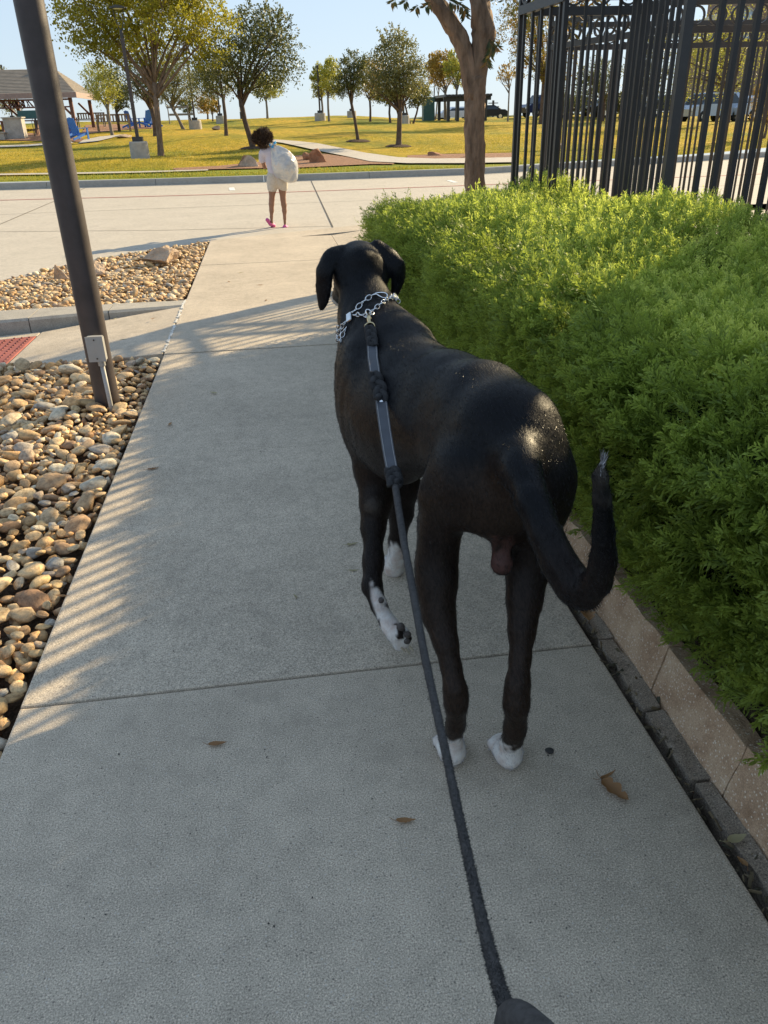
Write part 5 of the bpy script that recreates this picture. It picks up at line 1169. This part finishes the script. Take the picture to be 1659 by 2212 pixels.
ax = [px(1118, 935, 1.47), px(1150, 1075, 1.31), px(1205, 1215, 1.215), px(1268, 1285, 1.155), px(1303, 1215, 1.12), px(1300, 1080, 1.08), px(1296, 1000, 1.065)]
def along(P):
    best = np.full(len(P), 9.); D = np.zeros((len(P), 3))
    for a, b_ in zip(ax[:-1], ax[1:]):
        d = b_-a; t = np.clip(((P-a)@d)/(d@d), 0, 1); e = np.linalg.norm(P-a-t[:, None]*d, axis=1); m_ = e < best; best[m_] = e[m_]; D[m_] = d/np.linalg.norm(d)
    return D
Pt = V[pick]; D = along(Pt)*1.0+N[pick]*.13+r.normal(0, .05, (len(pick), 3))
hairs('tail_hair', Pt-N[pick]*.001, D, r.uniform(.005, .011, len(pick)), .0003, M['hair'], np.clip(r.normal(.05, .06, len(pick)), 0, .3), root)['kind'] = 'stuff'
Pb = px(1296, 1026, 1.066)+r.normal(0, .0034, (110, 3)); D = np.array([.10, 0, 1.0])+r.normal(0, .035, (110, 3))-(Pb-px(1296, 1026, 1.066))*np.array([45, 45, 0])
hairs('white_tail_tip', Pb, D, r.uniform(.012, .044, 110), .00042, M['hair'], np.clip(r.normal(.85, .15, 110), .5, 1), root, .25)['kind'] = 'stuff'
M['coathair'] = leafmat('coat_hair', (.004, .0045, .006), (.05, .04, .032), .12, .34, (.62, .62, .66)); M['coathair'].node_tree.nodes['Principled BSDF'].inputs['Specular IOR Level'].default_value = .38
# belly, elbow and general short coat hairs
pick = r.choice(len(V), 90000); Dd = np.stack([np.zeros(len(pick)), -np.ones(len(pick))*.8, -np.ones(len(pick))*.55], 1); T_ = Dd-N[pick]*(Dd*N[pick]).sum(1)[:, None]; T_ = T_/(np.linalg.norm(T_, axis=1)[:, None]+.2)+N[pick]*.22+r.normal(0, .10, (len(pick), 3))
cw = colr[pick, 0]; tn = np.where(cw > .5, .92, np.where(colr[pick, 2] > .2, .62, np.clip(r.normal(.04+.25*colr[pick, 1], .06), 0, .4)))
hairs('short_coat', V[pick]+r.normal(0, .0016, (len(pick), 3))-N[pick]*.0008, T_, r.uniform(.005, .009, len(pick)), .00032, M['coathair'], tn, root, .3, 5)['kind'] = 'stuff'

# ------------------------------------------------------------------ chain collar (rests on the dog)
def hit(x, y, off=.006, snap=False):
    if snap:
        for k in range(60):
            h = dog_bvh.ray_cast(Vector(CP), Vector(ray(x, y)))
            if h[0] is not None: break
            x += (805-x)*.05; y += (700-y)*.01
    d = Vector(ray(x, y)).normalized(); h = dog_bvh.ray_cast(Vector(CP), d)
    if h[0] is None: return None, None
    return np.array(h[0])+np.array(h[1])*off, np.array(h[1])
col_t = thing('chain_collar', (.3, 2.5, .9), 'silver chain link collar with a flat metal buckle round the dog neck', 'collar')
def link_mesh(name, L_, W_, r_, mat):
    t_ = np.linspace(0, 2*math.pi, 15)[:-1]; P = []
    for q in t_: P.append((W_*math.sin(q), 0, 0)); 
    C = np.array([(np.cos(q)*L_*(1 if True else 1), np.sin(q)*W_, .25*W_*math.sin(2*q)) for q in t_]); Vv = []
    for i in range(14):
        t = C[(i+1) % 14]-C[i-1]; t /= np.linalg.norm(t); u = np.cross(t, [0, 0, 1]); u /= np.linalg.norm(u); w_ = np.cross(t, u)
        for j in range(5): a = j*1.2566; Vv.append(C[i]+u*r_*math.cos(a)+w_*r_*math.sin(a))
    F = [(i*5+j, i*5+(j+1) % 5, ((i+1) % 14)*5+(j+1) % 5, ((i+1) % 14)*5+j) for i in range(14) for j in range(5)]
    mb = MB(); mb.add(Vv, F); o = mb.build(name, mat, smooth=True); return o
first = link_mesh('link', .0105, .0068, .0017, M['chrome']); used = [False]
def chain(P, nrm, pitch=.0155, sc=1.0):
    P = np.array(P); s_ = np.concatenate([[0], np.cumsum(np.linalg.norm(np.diff(P, axis=0), axis=1))]); n = max(2, int(s_[-1]/pitch)); 
    for i in range(n):
        u = (i+.5)/n*s_[-1]; p = np.array([np.interp(u, s_, P[:, k]) for k in range(3)]); q = np.array([np.interp(min(u+.004, s_[-1]), s_, P[:, k]) for k in range(3)])-np.array([np.interp(max(u-.004, 0), s_, P[:, k]) for k in range(3)])
        x = q/np.linalg.norm(q); nn_ = np.array([np.interp(u, s_, np.array(nrm)[:, k]) for k in range(3)]); z = nn_-x*(nn_@x); z /= np.linalg.norm(z)+1e-9; y_ = np.cross(z, x); a = math.radians(48 if i % 2 else -42)
        y2 = y_*math.cos(a)+z*math.sin(a); z2 = np.cross(x, y2)
        if not used[0]: o = first; used[0] = True
        else: o = bpy.data.objects.new('link', first.data); COL.objects.link(o)
        o.matrix_world = Matrix(((*(x*sc)[:0], x[0]*sc, y2[0]*sc, z2[0]*sc, p[0]), (x[1]*sc, y2[1]*sc, z2[1]*sc, p[1]), (x[2]*sc, y2[2]*sc, z2[2]*sc, p[2]), (0, 0, 0, 1)))
        o.parent = col_t; o.matrix_parent_inverse = Matrix.Translation(-col_t.location)
def arc(pts, n=14, off=.007):
    t_ = np.linspace(0, len(pts)-1, n); xs = np.interp(t_, range(len(pts)), [p[0] for p in pts]); ys = np.interp(t_, range(len(pts)), [p[1] for p in pts]); P = []; Nn = []
    for x, y in zip(xs, ys):
        h, m_ = hit(x, y, off, True)
        if h is not None: P.append(h); Nn.append(m_)
    return P, Nn
# front half of the loop: plane through the neck
nc = np.array([.303, 2.555, .90]); pa_ = hit(742, 716, .006, True)[0]; pc_ = hit(858, 655, .006, True)[0]; pb_ = hit(800, 650, .006, True)[0]
pn = np.array([0, .80, .60]); e1 = pc_-pa_; e1 -= pn*(e1@pn); e1 /= np.linalg.norm(e1); e2 = np.cross(pn, e1); mid = (pa_+pc_)/2; 
if e2[1] < 0: e2 = -e2
Pl = []; Nl = []
for a in np.linspace(-.25, math.pi+.25, 30):
    d = -e1*math.cos(a)+e2*math.sin(a); st = mid+e2*.06+d*.3; h = dog_bvh.ray_cast(Vector(st), Vector(-d))
    if h[0] is not None: Pl.append(np.array(h[0])+d*.006); Nl.append(d)
chain(Pl, Nl)
P, Nn = arc([(762, 678), (775, 668), (787, 655), (800, 645), (812, 638)]); chain(P, Nn, .019, 1.12)
P, Nn = arc([(768, 682), (780, 682), (792, 684), (800, 690)]); chain(P, Nn)
P, Nn = arc([(800, 690), (808, 674), (818, 665), (830, 655), (842, 648), (853, 648), (862, 655)]); chain(P, Nn)
P, Nn = arc([(842, 646), (850, 640), (858, 648)]); chain(P, Nn)
P, Nn = arc([(732, 738), (736, 718), (742, 708), (752, 694)]); chain(P, Nn)
P, Nn = arc([(738, 742), (744, 724), (752, 708)]); chain(P, Nn)
h, nrm = hit(823, 641, .008, True); big = link_mesh('ring', .0200, .0120, .0024, M['chrome'])
def place(o, p, x, z):
    x = x/np.linalg.norm(x); z = z-x*(z@x); z /= np.linalg.norm(z); y_ = np.cross(z, x); o.matrix_world = Matrix(((x[0], y_[0], z[0], p[0]), (x[1], y_[1], z[1], p[1]), (x[2], y_[2], z[2], p[2]), (0, 0, 0, 1)))
place(big, h, hit(836, 647, .006, True)[0]-hit(812, 640, .006, True)[0], nrm); adopt(big, col_t)
h, nrm = hit(757, 688, .009, True); pl = rbox((0, 0, 0), (.022, .034, .005), .0024, 'buckle_plate', M['chrome'], None); place(pl, h, hit(770, 683, .006, True)[0]-hit(757, 691, .006, True)[0], nrm); adopt(pl, col_t)

# ------------------------------------------------------------------ leash
M['leather'] = simple('grey_blue_leather', (.055, .062, .078), .5, .18, 30, .3, 300, 0, 'world', .001)
M['suede'] = simple('dark_suede', (.038, .038, .040), .9, .35, 60, .8, 400, 0, 'world', .002, .2)
M['stitch'] = simple('pale_stitching', (.42, .41, .40), .8, .2, 60, 0, 60)
M['rope'] = simple('charcoal_leash_webbing', (.078, .075, .074), .95, .25, 140, .6, 500, 0, 'world', .002, .1)
le = thing('dog_leash', (.3, 2.2, .9), 'dark leash with leather straps and suede braids running from the collar to the camera', 'leash')
def lp3(x, y, off): h, n_ = hit(x, y, off); return (h, n_) if h is not None else (px(x, y, 2.0), -FW)
def strap(name, P, Nn, w, th, mat, parent):
    mb = MB(); Vv = []
    P = np.array(P); t = np.gradient(P, axis=0)
    for i in range(len(P)):
        x = t[i]/np.linalg.norm(t[i]); z = Nn[i]-x*(Nn[i]@x); z /= np.linalg.norm(z); y_ = np.cross(z, x); ww = (w if np.isscalar(w) else w[i])/2
        Vv += [P[i]+y_*ww, P[i]+y_*ww*.96+z*th, P[i]-y_*ww*.96+z*th, P[i]-y_*ww]
    n = len(P); mb.add(Vv, [(4*i+j, 4*i+(j+1) % 4, 4*i+4+(j+1) % 4, 4*i+4+j) for i in range(n-1) for j in range(4)]+[(0, 1, 2, 3), (4*n-1, 4*n-2, 4*n-3, 4*n-4)]); return mb.build(name, mat, parent)
def line(p0, p1, n, pts=None):
    return [(p0[0]+(p1[0]-p0[0])*i/(n-1), p0[1]+(p1[1]-p0[1])*i/(n-1)) for i in range(n)]
# depth along the leash: leaves the back and comes towards the hand
key = [(800, 700, None), (806, 745, None), (812, 775, None)]
tz = lambda y: np.interp(y, [700, 760, 830, 900, 1040, 1180, 1400, 1640, 1880, 2080, 2200, 2300], [2.44, 2.31, 2.16, 2.05, 1.86, 1.62, 1.31, .99, .75, .61, .545, .50])
xc = lambda y: np.interp(y, [690, 712, 745, 775, 812, 850, 872, 930, 985, 1025, 1035, 1100, 1180, 1250, 1400, 1500, 1640, 1760, 1880, 1980, 2080, 2150, 2185], [800, 803, 808, 811, 817, 822, 824, 832, 841, 849, 852, 861, 874, 887, 914, 935, 966, 991, 1017, 1039, 1064, 1084, 1096])
def lpt(y):
    p = atd(xc(y), y, tz(y)); h, n_ = hit(xc(y), y, .012)
    if h is not None and depth(h) < tz(y)+.0: p = h
    return p
def lnorm(y): return -FW*.8+UP*.4
def ys(a, b, n): return np.linspace(a, b, n)
def mkstrap(a, b, n, wpx):
    Y_ = ys(a, b, n); P = [lpt(y) for y in Y_]; w = [wpx*depth(p)/FPX for p in P]; Nn = [lnorm(y) for y in Y_]
    o = strap('leather_strap', P, Nn, w, .0035, M['leather'], le)
    for sd in (-1, 1):
        Q = []; 
        for i in range(len(P)):
            x = np.gradient(np.array(P), axis=0)[i]; x /= np.linalg.norm(x); z = Nn[i]-x*(Nn[i]@x); z /= np.linalg.norm(z); y_ = np.cross(z, x); Q.append(P[i]+y_*w[i]*.38*sd+z*.0038)
        mb = MB(); mb.tube(Q, .0006, 4); mb.build('stitching', M['stitch'], o)
    return o
def braid(a, b, wpx, turns, name='suede_braid'):
    Y_ = ys(a, b, 40); P = np.array([lpt(y) for y in Y_]); t = np.gradient(P, axis=0); mb = MB()
    for ph in (0, 2.09, 4.19):
        Q = []
        for i in range(40):
            x = t[i]/np.linalg.norm(t[i]); z = lnorm(0); z = z-x*(z@x); z /= np.linalg.norm(z); y_ = np.cross(z, x); w = wpx*depth(P[i])/FPX; u = i/39*turns*6.283+ph
            Q.append(P[i]+y_*math.sin(u)*w*.30+z*(.004+math.sin(2*u)*w*.16))
        w = wpx*depth(P[20])/FPX; mb.tube(Q, w*.27, 7)
    return mb.build(name, M['suede'], le, smooth=True)
braid(716, 756, 24, .9); s1 = mkstrap(754, 822, 10, 23); braid(814, 868, 30, 1.0); s2 = mkstrap(856, 1028, 22, 26); braid(1018, 1050, 34, .8)
mb = MB(); p = lpt(868); mb.tube([p-FW*.001, p-FW*.006], [.0055, .0045], 12); mb.build('rivet', M['chrome'], s2)
# snap hook
h1 = lpt(700); h2 = lpt(716)
o = link_mesh('swivel_ring', .0150, .0125, .0026, M['brass']); place(o, (lpt(708)+h2)/2-FW*.004, RT, -FW); adopt(o, le)
mb = MB(); p0, p1 = lpt(686)-FW*.008, lpt(706)-FW*.008; mb.tube([p0, (p0+p1)/2, p1], [.0045, .0075, .0055], 10); hk = mb.build('snap_hook', M['brass'], le, smooth=True)
o = link_mesh('hook_eye', .0120, .0095, .0022, M['chrome']); place(o, lpt(682)-FW*.009, lpt(700)-lpt(680), -FW); adopt(o, le)
# long webbing to the hand
Y_ = ys(1036, 2190, 60); P = [atd(xc(y), y, tz(y)) for y in Y_]; rr = [np.interp(y, [1036, 1200, 1400, 1640, 1870, 2010, 2100, 2190], [7.5, 8, 8.5, 9.0, 10.5, 13, 15, 17])*tz(y)/FPX for y in Y_]
rgn = np.random.default_rng(3); mb = MB(); mb.tube(P, rr, 12, wob=lambda i, a: 1+.025*np.sin(i*1.3+a*2)+.015*np.sin(i*2.9-a)); o = mb.build('webbing', M['rope'], le, smooth=True)
P = np.array(P); n = 16000; i0 = rgn.integers(0, 59, n); u = rgn.random(n); C = P[i0]*(1-u[:, None])+P[i0+1]*u[:, None]; rad = np.array(rr)[i0]; a = rgn.uniform(0, 6.283, n); td = (P[i0+1]-P[i0]); td /= np.linalg.norm(td, axis=1)[:, None]; u1 = np.cross(td, [0, 0, 1.]); u1 /= np.linalg.norm(u1, axis=1)[:, None]; u2 = np.cross(td, u1)
nrm = u1*np.cos(a)[:, None]+u2*np.sin(a)[:, None]; M['fuzz'] = leafmat('webbing_fuzz', (.03, .03, .032), (.075, .073, .072), .1, .9)
hairs('fuzz', C+nrm*rad[:, None]*.93, nrm*.6+rgn.normal(0, .5, (n, 3)), rgn.uniform(.0015, .0035, n), .00025, M['fuzz'], rgn.random(n), le, .5, 3)['kind'] = 'stuff'
hp = [atd(1084, 2216, .535), atd(1100, 2194, .53), atd(1122, 2192, .52), atd(1160, 2224, .50), atd(1205, 2272, .47), atd(1240, 2350, .44)]
hr_ = [.006, .0095, .010, .010, .011, .011]; hq = [np.append(p, r_) for p, r_ in zip(hp, hr_)]
for _ in range(3): hq = [hq[0]]+[q for a, b_ in zip(hq[:-1], hq[1:]) for q in (a*.75+b_*.25, a*.25+b_*.75)]+[hq[-1]]
mb = MB(); mb.tube([q[:3] for q in hq], [q[3] for q in hq], 20); mb.build('grip', M['rope'], le, smooth=True)
M['handle'] = M['rope']

# ------------------------------------------------------------------ the child with the bag
YC = 13.2
def c3(x, y, dy=0): return at(950*.5486+x*.11655, 480*.5486+y*.11655, YC+dy)
KC = depth(c3(600, 1000))/FPX*.11655
CH = Field((-.65, 12.75, -.05), (.75, 13.75, 1.55), .0095)
def cc(f, pts, k=.02):
    q = [(c3(p[0], p[1], p[3] if len(p) > 3 else 0), p[2]*KC) for p in pts]
    for (a, ra), (b_, rb) in zip(q[:-1], q[1:]): f.cone(a, b_, ra, rb, k)
cc(CH, [(560, 560, 95), (580, 740, 100), (600, 900, 95), (650, 1060, 120)], .03)            # trunk
cc(CH, [(480, 560, 70), (640, 560, 70)], .03)
cc(CH, [(455, 520, 42), (450, 350, 46)], .02)                                              # neck
CH.ell(c3(430, 300, .0), (115*KC, 125*KC, 140*KC), .02); CH.ell(c3(410, 345, .09), (75*KC, 70*KC, 80*KC), .02)
CH.ell(c3(392, 330, .185), (14*KC, 16*KC, 20*KC), .008); CH.ell(c3(535, 300, -.0), (12*KC, 25*KC, 32*KC), .008); CH.ell(c3(322, 310, .02), (12*KC, 25*KC, 32*KC), .008)
CH.cone(c3(370, 400, .165), c3(410, 402, .165), .010, .010, .006)
cc(CH, [(400, 600, 55, .02), (395, 720, 44, .05), (430, 830, 36, .12), (470, 740, 30, .24)], .02)  # left arm forward
cc(CH, [(650, 590, 52, .04), (700, 700, 42, .16), (660, 560, 32, .16), (600, 455, 24, .06)], .02)  # right arm to the bag neck
for i in range(4): cc(CH, [(585+i*9, 452, 11, .05), (600+i*9, 428, 9.5, .02), (590+i*7, 412, 8, .04)], .004)
cc(CH, [(600, 462, 11, .05), (578, 440, 10, .03)], .004)
for i in range(4): cc(CH, [(470, 738-i*10, 10, .24), (490, 728-i*10, 9, .28), (500, 740-i*9, 8, .25)], .004)
cc(CH, [(570, 1140, 92), (575, 1280, 66), (565, 1440, 50), (560, 1520, 50), (562, 1640, 42), (560, 1760, 28), (565, 1850, 26)], .02)
cc(CH, [(750, 1140, 92), (765, 1280, 66), (775, 1440, 50), (790, 1530, 50), (800, 1650, 42), (805, 1780, 28), (808, 1880, 26)], .02)
cc(CH, [(565, 1880, 30), (590, 1915, 26, .12)], .01); cc(CH, [(808, 1930, 30, 0), (830, 1945, 26, .14)], .01)
Vc, Fc = CH.mesh(1); M['skin'] = simple('brown_skin', (.27, .135, .08), .5, .1, 6, .05, 60, 0, 'world')
kid = thing('person', (.15, 13.2, 0), 'child in pale shirt, shorts and pink clogs carrying a white sack across the street', 'person')
fast('body', Vc, Fc, M['skin'], kid, smooth=True)
def cloth(name, mat, build, h=.0095, it=1, amp=.004):
    f = Field((-.65, 12.75, -.05), (.75, 13.75, 1.55), h); build(f); Vx, Fx = f.mesh(it)
    Vx = Vx+(pnoise(Vx, 3, 3)*amp)[:, None]*np.array([1, 1, .3]); return fast(name, Vx, Fx, mat, kid, smooth=True)
M['shirt'] = simple('lilac_white_cotton', (.56, .52, .58), .85, .06, 12, .3, 40, 0, 'world', .01)
M['shorts'] = simple('cream_cotton', (.56, .50, .42), .9, .14, 40, .3, 60, 0, 'world', .01)
def fs(f):
    cc(f, [(560, 560, 120), (585, 740, 122), (610, 880, 116), (655, 985, 128)], .03); cc(f, [(440, 560, 88), (660, 560, 84)], .04)
    cc(f, [(400, 590, 74, .02), (385, 700, 66, .05)], .02); cc(f, [(660, 590, 66, .05), (700, 670, 56, .14)], .02); cc(f, [(470, 515, 64), (560, 505, 60)], .02)
cloth('shirt', M['shirt'], fs)
def fz(f):
    cc(f, [(600, 1020, 128), (600, 1120, 122)], .02); cc(f, [(720, 1020, 124), (735, 1120, 124)], .02)
    cc(f, [(575, 1120, 108), (573, 1225, 92)], .01); cc(f, [(760, 1120, 112), (770, 1205, 94)], .01)
cloth('shorts', M['shorts'], fz)
M['pink'] = simple('pink_rubber', (.62, .10, .30), .5, .1, 10, .1, 60, 0, 'world')
cloth('clog', M['pink'], lambda f: (cc(f, [(480, 1815, 34, -.05), (545, 1880, 44, .0), (590, 1920, 44, .06), (600, 1925, 36, .12)], .015), f.cone(c3(560, 1845, -.02), c3(570, 1880, .02), .03, .02, .01, True)), .008, 1, .0005)
cloth('clog', M['pink'], lambda f: cc(f, [(808, 1950, 44, -.02), (825, 1960, 46, .08), (850, 1965, 42, .14)], .015), .008, 1, .0005)
M['childhair'] = leafmat('dark_brown_hair', (.025, .014, .009), (.09, .05, .028), .1, .6, (.30, .19, .11))
r = np.random.default_rng(8); n = 9000
hc = [(c3(330, 270, -.05), 95*KC), (c3(420, 240, -.03), 115*KC), (c3(480, 275, -.02), 88*KC), (c3(410, 370, -.05), 95*KC), (c3(285, 300, -.07), 82*KC)]
idx = r.integers(0, 5, n); Dh = r.normal(size=(n, 3)); Dh /= np.linalg.norm(Dh, axis=1)[:, None]; Ph = np.array([hc[i][0] for i in idx])+Dh*np.array([hc[i][1] for i in idx])[:, None]*r.uniform(.75, 1.0, n)[:, None]
kph = ~((Ph[:, 1] > YC+.08) & (Ph[:, 2] < float(c3(400, 300)[2]))); Ph = Ph[kph]; Dh = Dh[kph]; n = len(Ph)
hd = thing  # noqa
mb = Field((-.65, 12.75, -.05), (.75, 13.75, 1.55), .0095)
for c_, r_ in hc: mb.ell(c_, (r_*.92, r_*.9, r_*.95), .03)
Vx, Fx = mb.mesh(1); Vx += Vx*0+(pnoise(Vx, 4, 8)*.010+pnoise(Vx, 11, 9)*.006)[:, None]*.7; hobj = fast('hair', Vx, Fx, M['childhair'], kid, tint=np.full(len(Vx), .15), smooth=True)
hairs('curls', Ph, Dh*.5+r.normal(0, .5, (n, 3))+np.array([0, 0, -.35]), r.uniform(.02, .055, n), .0020, M['childhair'], np.clip(r.normal(.45, .28, n), 0, 1), hobj, 1.2, 9)['kind'] = 'stuff'
# bag
m, nt, b = new_mat('white_plastic_bag'); co_ = _coord(nt, 'world')
c = _ramp(nt, _noise(nt, co_, 7, 4, .6), [(.38, (.46, .50, .56)), (.55, (.70, .70, .68)), (.70, (.70, .56, .48))]); nt.links.new(c, b.inputs['Base Color']); b.inputs['Roughness'].default_value = .28
b.inputs['Subsurface Weight'].default_value = .3; b.inputs['Subsurface Radius'].default_value = (.1, .1, .1)
tr = nt.nodes.new('ShaderNodeBsdfTranslucent'); nt.links.new(c, tr.inputs[0]); mx = nt.nodes.new('ShaderNodeMixShader'); mx.inputs[0].default_value = .35; nt.links.new(b.outputs[0], mx.inputs[1]); nt.links.new(tr.outputs[0], mx.inputs[2]); nt.links.new(mx.outputs[0], nt.nodes['Material Output'].inputs[0])
nt.links.new(_bump(nt, _noise(nt, co_, 22, 3, .6, (1, 1, .4)), .6, .02), b.inputs['Normal']); M['bag'] = m
bagt = thing('plastic_bag', c3(800, 800, -.15), 'big stuffed white plastic sack with a blue tie carried on the child\'s back', 'bag')
f = Field((-.55, 12.45, .2), (.85, 13.6, 1.5), .011)
bg_ = [(600, 470, 30, -.10), (650, 540, 85, -.13), (760, 680, 170, -.17), (810, 800, 205, -.19), (880, 920, 165, -.17), (960, 1030, 72, -.15), (990, 1090, 26, -.13)]
cc(f, bg_, .05); f.ell(c3(720, 760, -.17), (130*KC, 125*KC, 200*KC), .05)
f.ell(c3(760, 930, -.17), (120*KC, 110*KC, 110*KC), .05)
Vx, Fx = f.mesh(2); tp_ = c3(590, 460, -.08); dv = Vx-tp_; ang = np.arctan2(dv[:, 0]*.8+dv[:, 2]*.6, dv[:, 1]); L_ = np.linalg.norm(dv, axis=1)
cx_ = c3(800, 800, -.17); nr = Vx-cx_; nr /= np.linalg.norm(nr, axis=1)[:, None]
Vx = Vx+nr*(np.sin(ang*9+3*pnoise(Vx, 1.2, 4))*.010*sstep(.5, .1, L_)+pnoise(Vx, 2.2, 5)*.016+np.abs(pnoise(Vx, 4, 6))*.010)[:, None]
fast('sack', Vx, Fx, M['bag'], bagt, smooth=True)
M['tie'] = simple('bright_blue_ribbon', (.03, .38, .72), .5, .1, 10, 0)
mb = MB()
for P in ([(560, 465, -.12), (585, 440, -.14), (610, 400, -.14), (640, 360, -.13)], [(575, 460, -.12), (550, 430, -.13), (525, 425, -.12)]):
    q_ = [c3(*p) for p in P]; mb.tube(q_, [.014, .016, .014, .012][:len(q_)], 6)
mb.tube([c3(560, 462, -.13), c3(590, 470, -.15), c3(615, 462, -.12)], .012, 6); mb.build('tie', M['tie'], bagt, smooth=True)
mb = MB()
for a_ in np.linspace(0, 6.28, 9)[:-1]:
    p = c3(590, 462, -.12); q_ = p+np.array([.06*math.cos(a_), .05*math.sin(a_), .05+.015*math.sin(a_*3)]); mb.tube([p, (p+q_)/2, q_], [.010, .014, .004], 5)
mb.build('gathered_top', M['bag'], bagt, smooth=True)

# ------------------------------------------------------------------ fallen leaves and small litter
M['leafbrown'] = leafmat('dry_brown_leaf', (.20, .095, .04), (.38, .22, .10), .2, .6)
M['leafpale'] = leafmat('pale_leaf', (.30, .27, .14), (.50, .45, .28), .2, .6)
def leafobj(px_, py_, L_, W_, ang, label, mat='leafbrown', lobes=0, z=.004, curl=.25, seed=1, tip=None):
    n = 15; Vv = []; r = np.random.default_rng(seed)
    for i in range(n):
        u = i/(n-1); w = W_*math.sin(math.pi*u**.8)**.8*(1-.3*u)
        if lobes: w *= .38+.62*abs(math.sin(math.pi*lobes*u+.3))**.7
        zc = curl*L_*((u-.5)**2)*1.2
        for s_ in (-1, -.5, 0, .5, 1): Vv.append(((u-.5)*L_+abs(s_)*.05*L_*(1 if lobes else 0), s_*w/2, zc+curl*abs(s_)**2*w*.7+.003*r.random()))
    F = [(i*5+j, (i+1)*5+j, (i+1)*5+j+1, i*5+j+1) for i in range(n-1) for j in range(4)]
    mb = MB(); mb.add(Vv, F, 0, r.uniform(.2, .9)); mb.tube([(-L_*.5, 0, curl*L_*.3), (-L_*.62, .004, curl*L_*.2), (-L_*.78, .01, curl*L_*.35)], .0008, 4, col=.1)
    o = mb.build('fallen_leaf', M[mat], smooth=True); p = G(px_, py_); o.location = (p[0], p[1], z); o.rotation_euler = (0, 0, ang)
    return tag(o, label, 'leaf')
leafobj(877, 1776, .050, .018, -.1, 'slim orange brown leaf on the walk left of the leash', seed=2)
leafobj(1325, 1712, .085, .055, -1.1, 'large curled brown oak leaf on the walk right of the dog', lobes=3, seed=3, curl=.4)
leafobj(1312, 1680, .055, .012, .4, 'thin curled leaf fragment touching the large oak leaf', seed=4, curl=.5)
leafobj(1268, 1342, .085, .06, 1.3, 'orange lobed oak leaf lying against the wall below the tail', lobes=3, seed=5, z=.02, curl=.5)
leafobj(1590, 1817, .055, .026, .2, 'pale green oval leaf in the gap beside the walk', 'leafpale', seed=6, z=.006)
leafobj(1602, 1866, .030, .016, 1.9, 'small rust orange leaf piece in the gap, nearest the camera', seed=7, z=.006)
leafobj(760, 1178, .045, .020, .2, 'yellowish torn leaf left of the lifted paw leg', 'leafpale', lobes=2, seed=8)
leafobj(764, 1235, .040, .010, -.1, 'small tan leaf below the yellowish torn one', 'leafpale', seed=9)
leafobj(638, 1290, .030, .008, 2.0, 'tiny greenish husk alone on the middle of the walk', 'leafpale', seed=10)
leafobj(461, 850, .06, .02, 2.4, 'small tan leaf on the shaded walk near the tall post', 'leafpale', seed=11)
leafobj(368, 918, .05, .02, 1.4, 'curled brown leaf at the shadow edge of the walk', seed=12)
leafobj(332, 1015, .06, .02, .3, 'dark twig like leaf by the stone bed edge', seed=13)
leafobj(135, 1290, .05, .014, -.2, 'brown leaf standing on the walk edge beside a big stone', seed=14)
leafobj(563, 617, .06, .02, 0, 'tiny leaf on the sunlit far part of the walk', seed=15)
for k, (x, y) in enumerate([(470, 1610), (250, 690), (235, 640), (300, 600), (495, 610), (520, 590), (575, 650), (265, 735), (330, 690)]):
    leafobj(x, y, .05, .02, k*1.3, ['small dry leaf on the shaded walk left of centre', 'dry leaf on the ramp left of the post', 'dry leaf on the ramp nearer the kerb', 'dry leaf among the island stones', 'small leaf on the sunlit slab beyond the dog', 'tiny leaf on the sunlit slab near the child', 'leaf scrap on the slab left of the dog head', 'leaf beside the junction box on the ramp', 'dry leaf on the ramp right of the post'][k], ['leafbrown', 'leafpale'][k % 2], seed=20+k)
mb = MB(); p = G(1187, 1624); a = np.arange(16)*math.pi/8; mb.add([(p[0]+.012*math.cos(q)*(1+.1*math.sin(3*q)), p[1]+.012*math.sin(q), .0042) for q in a], [tuple(range(16))]); structure(mb.build('gum_spot', M['joint']))
r = np.random.default_rng(31); mb = MB()
for k in range(90):
    p = G(r.uniform(50, 1250), r.uniform(560, 2150)); s_ = r.uniform(.0008, .0022)
    if -.83 < p[0] < .9: mb.box((p[0], p[1], .003+s_/2), (s_*2, s_*1.4, s_), rotm(r), 0, r.random())
tag(mb.build('grit', M['joint']), 'scattered dark grit and crumbs on the concrete walk', 'grit', kind='stuff')
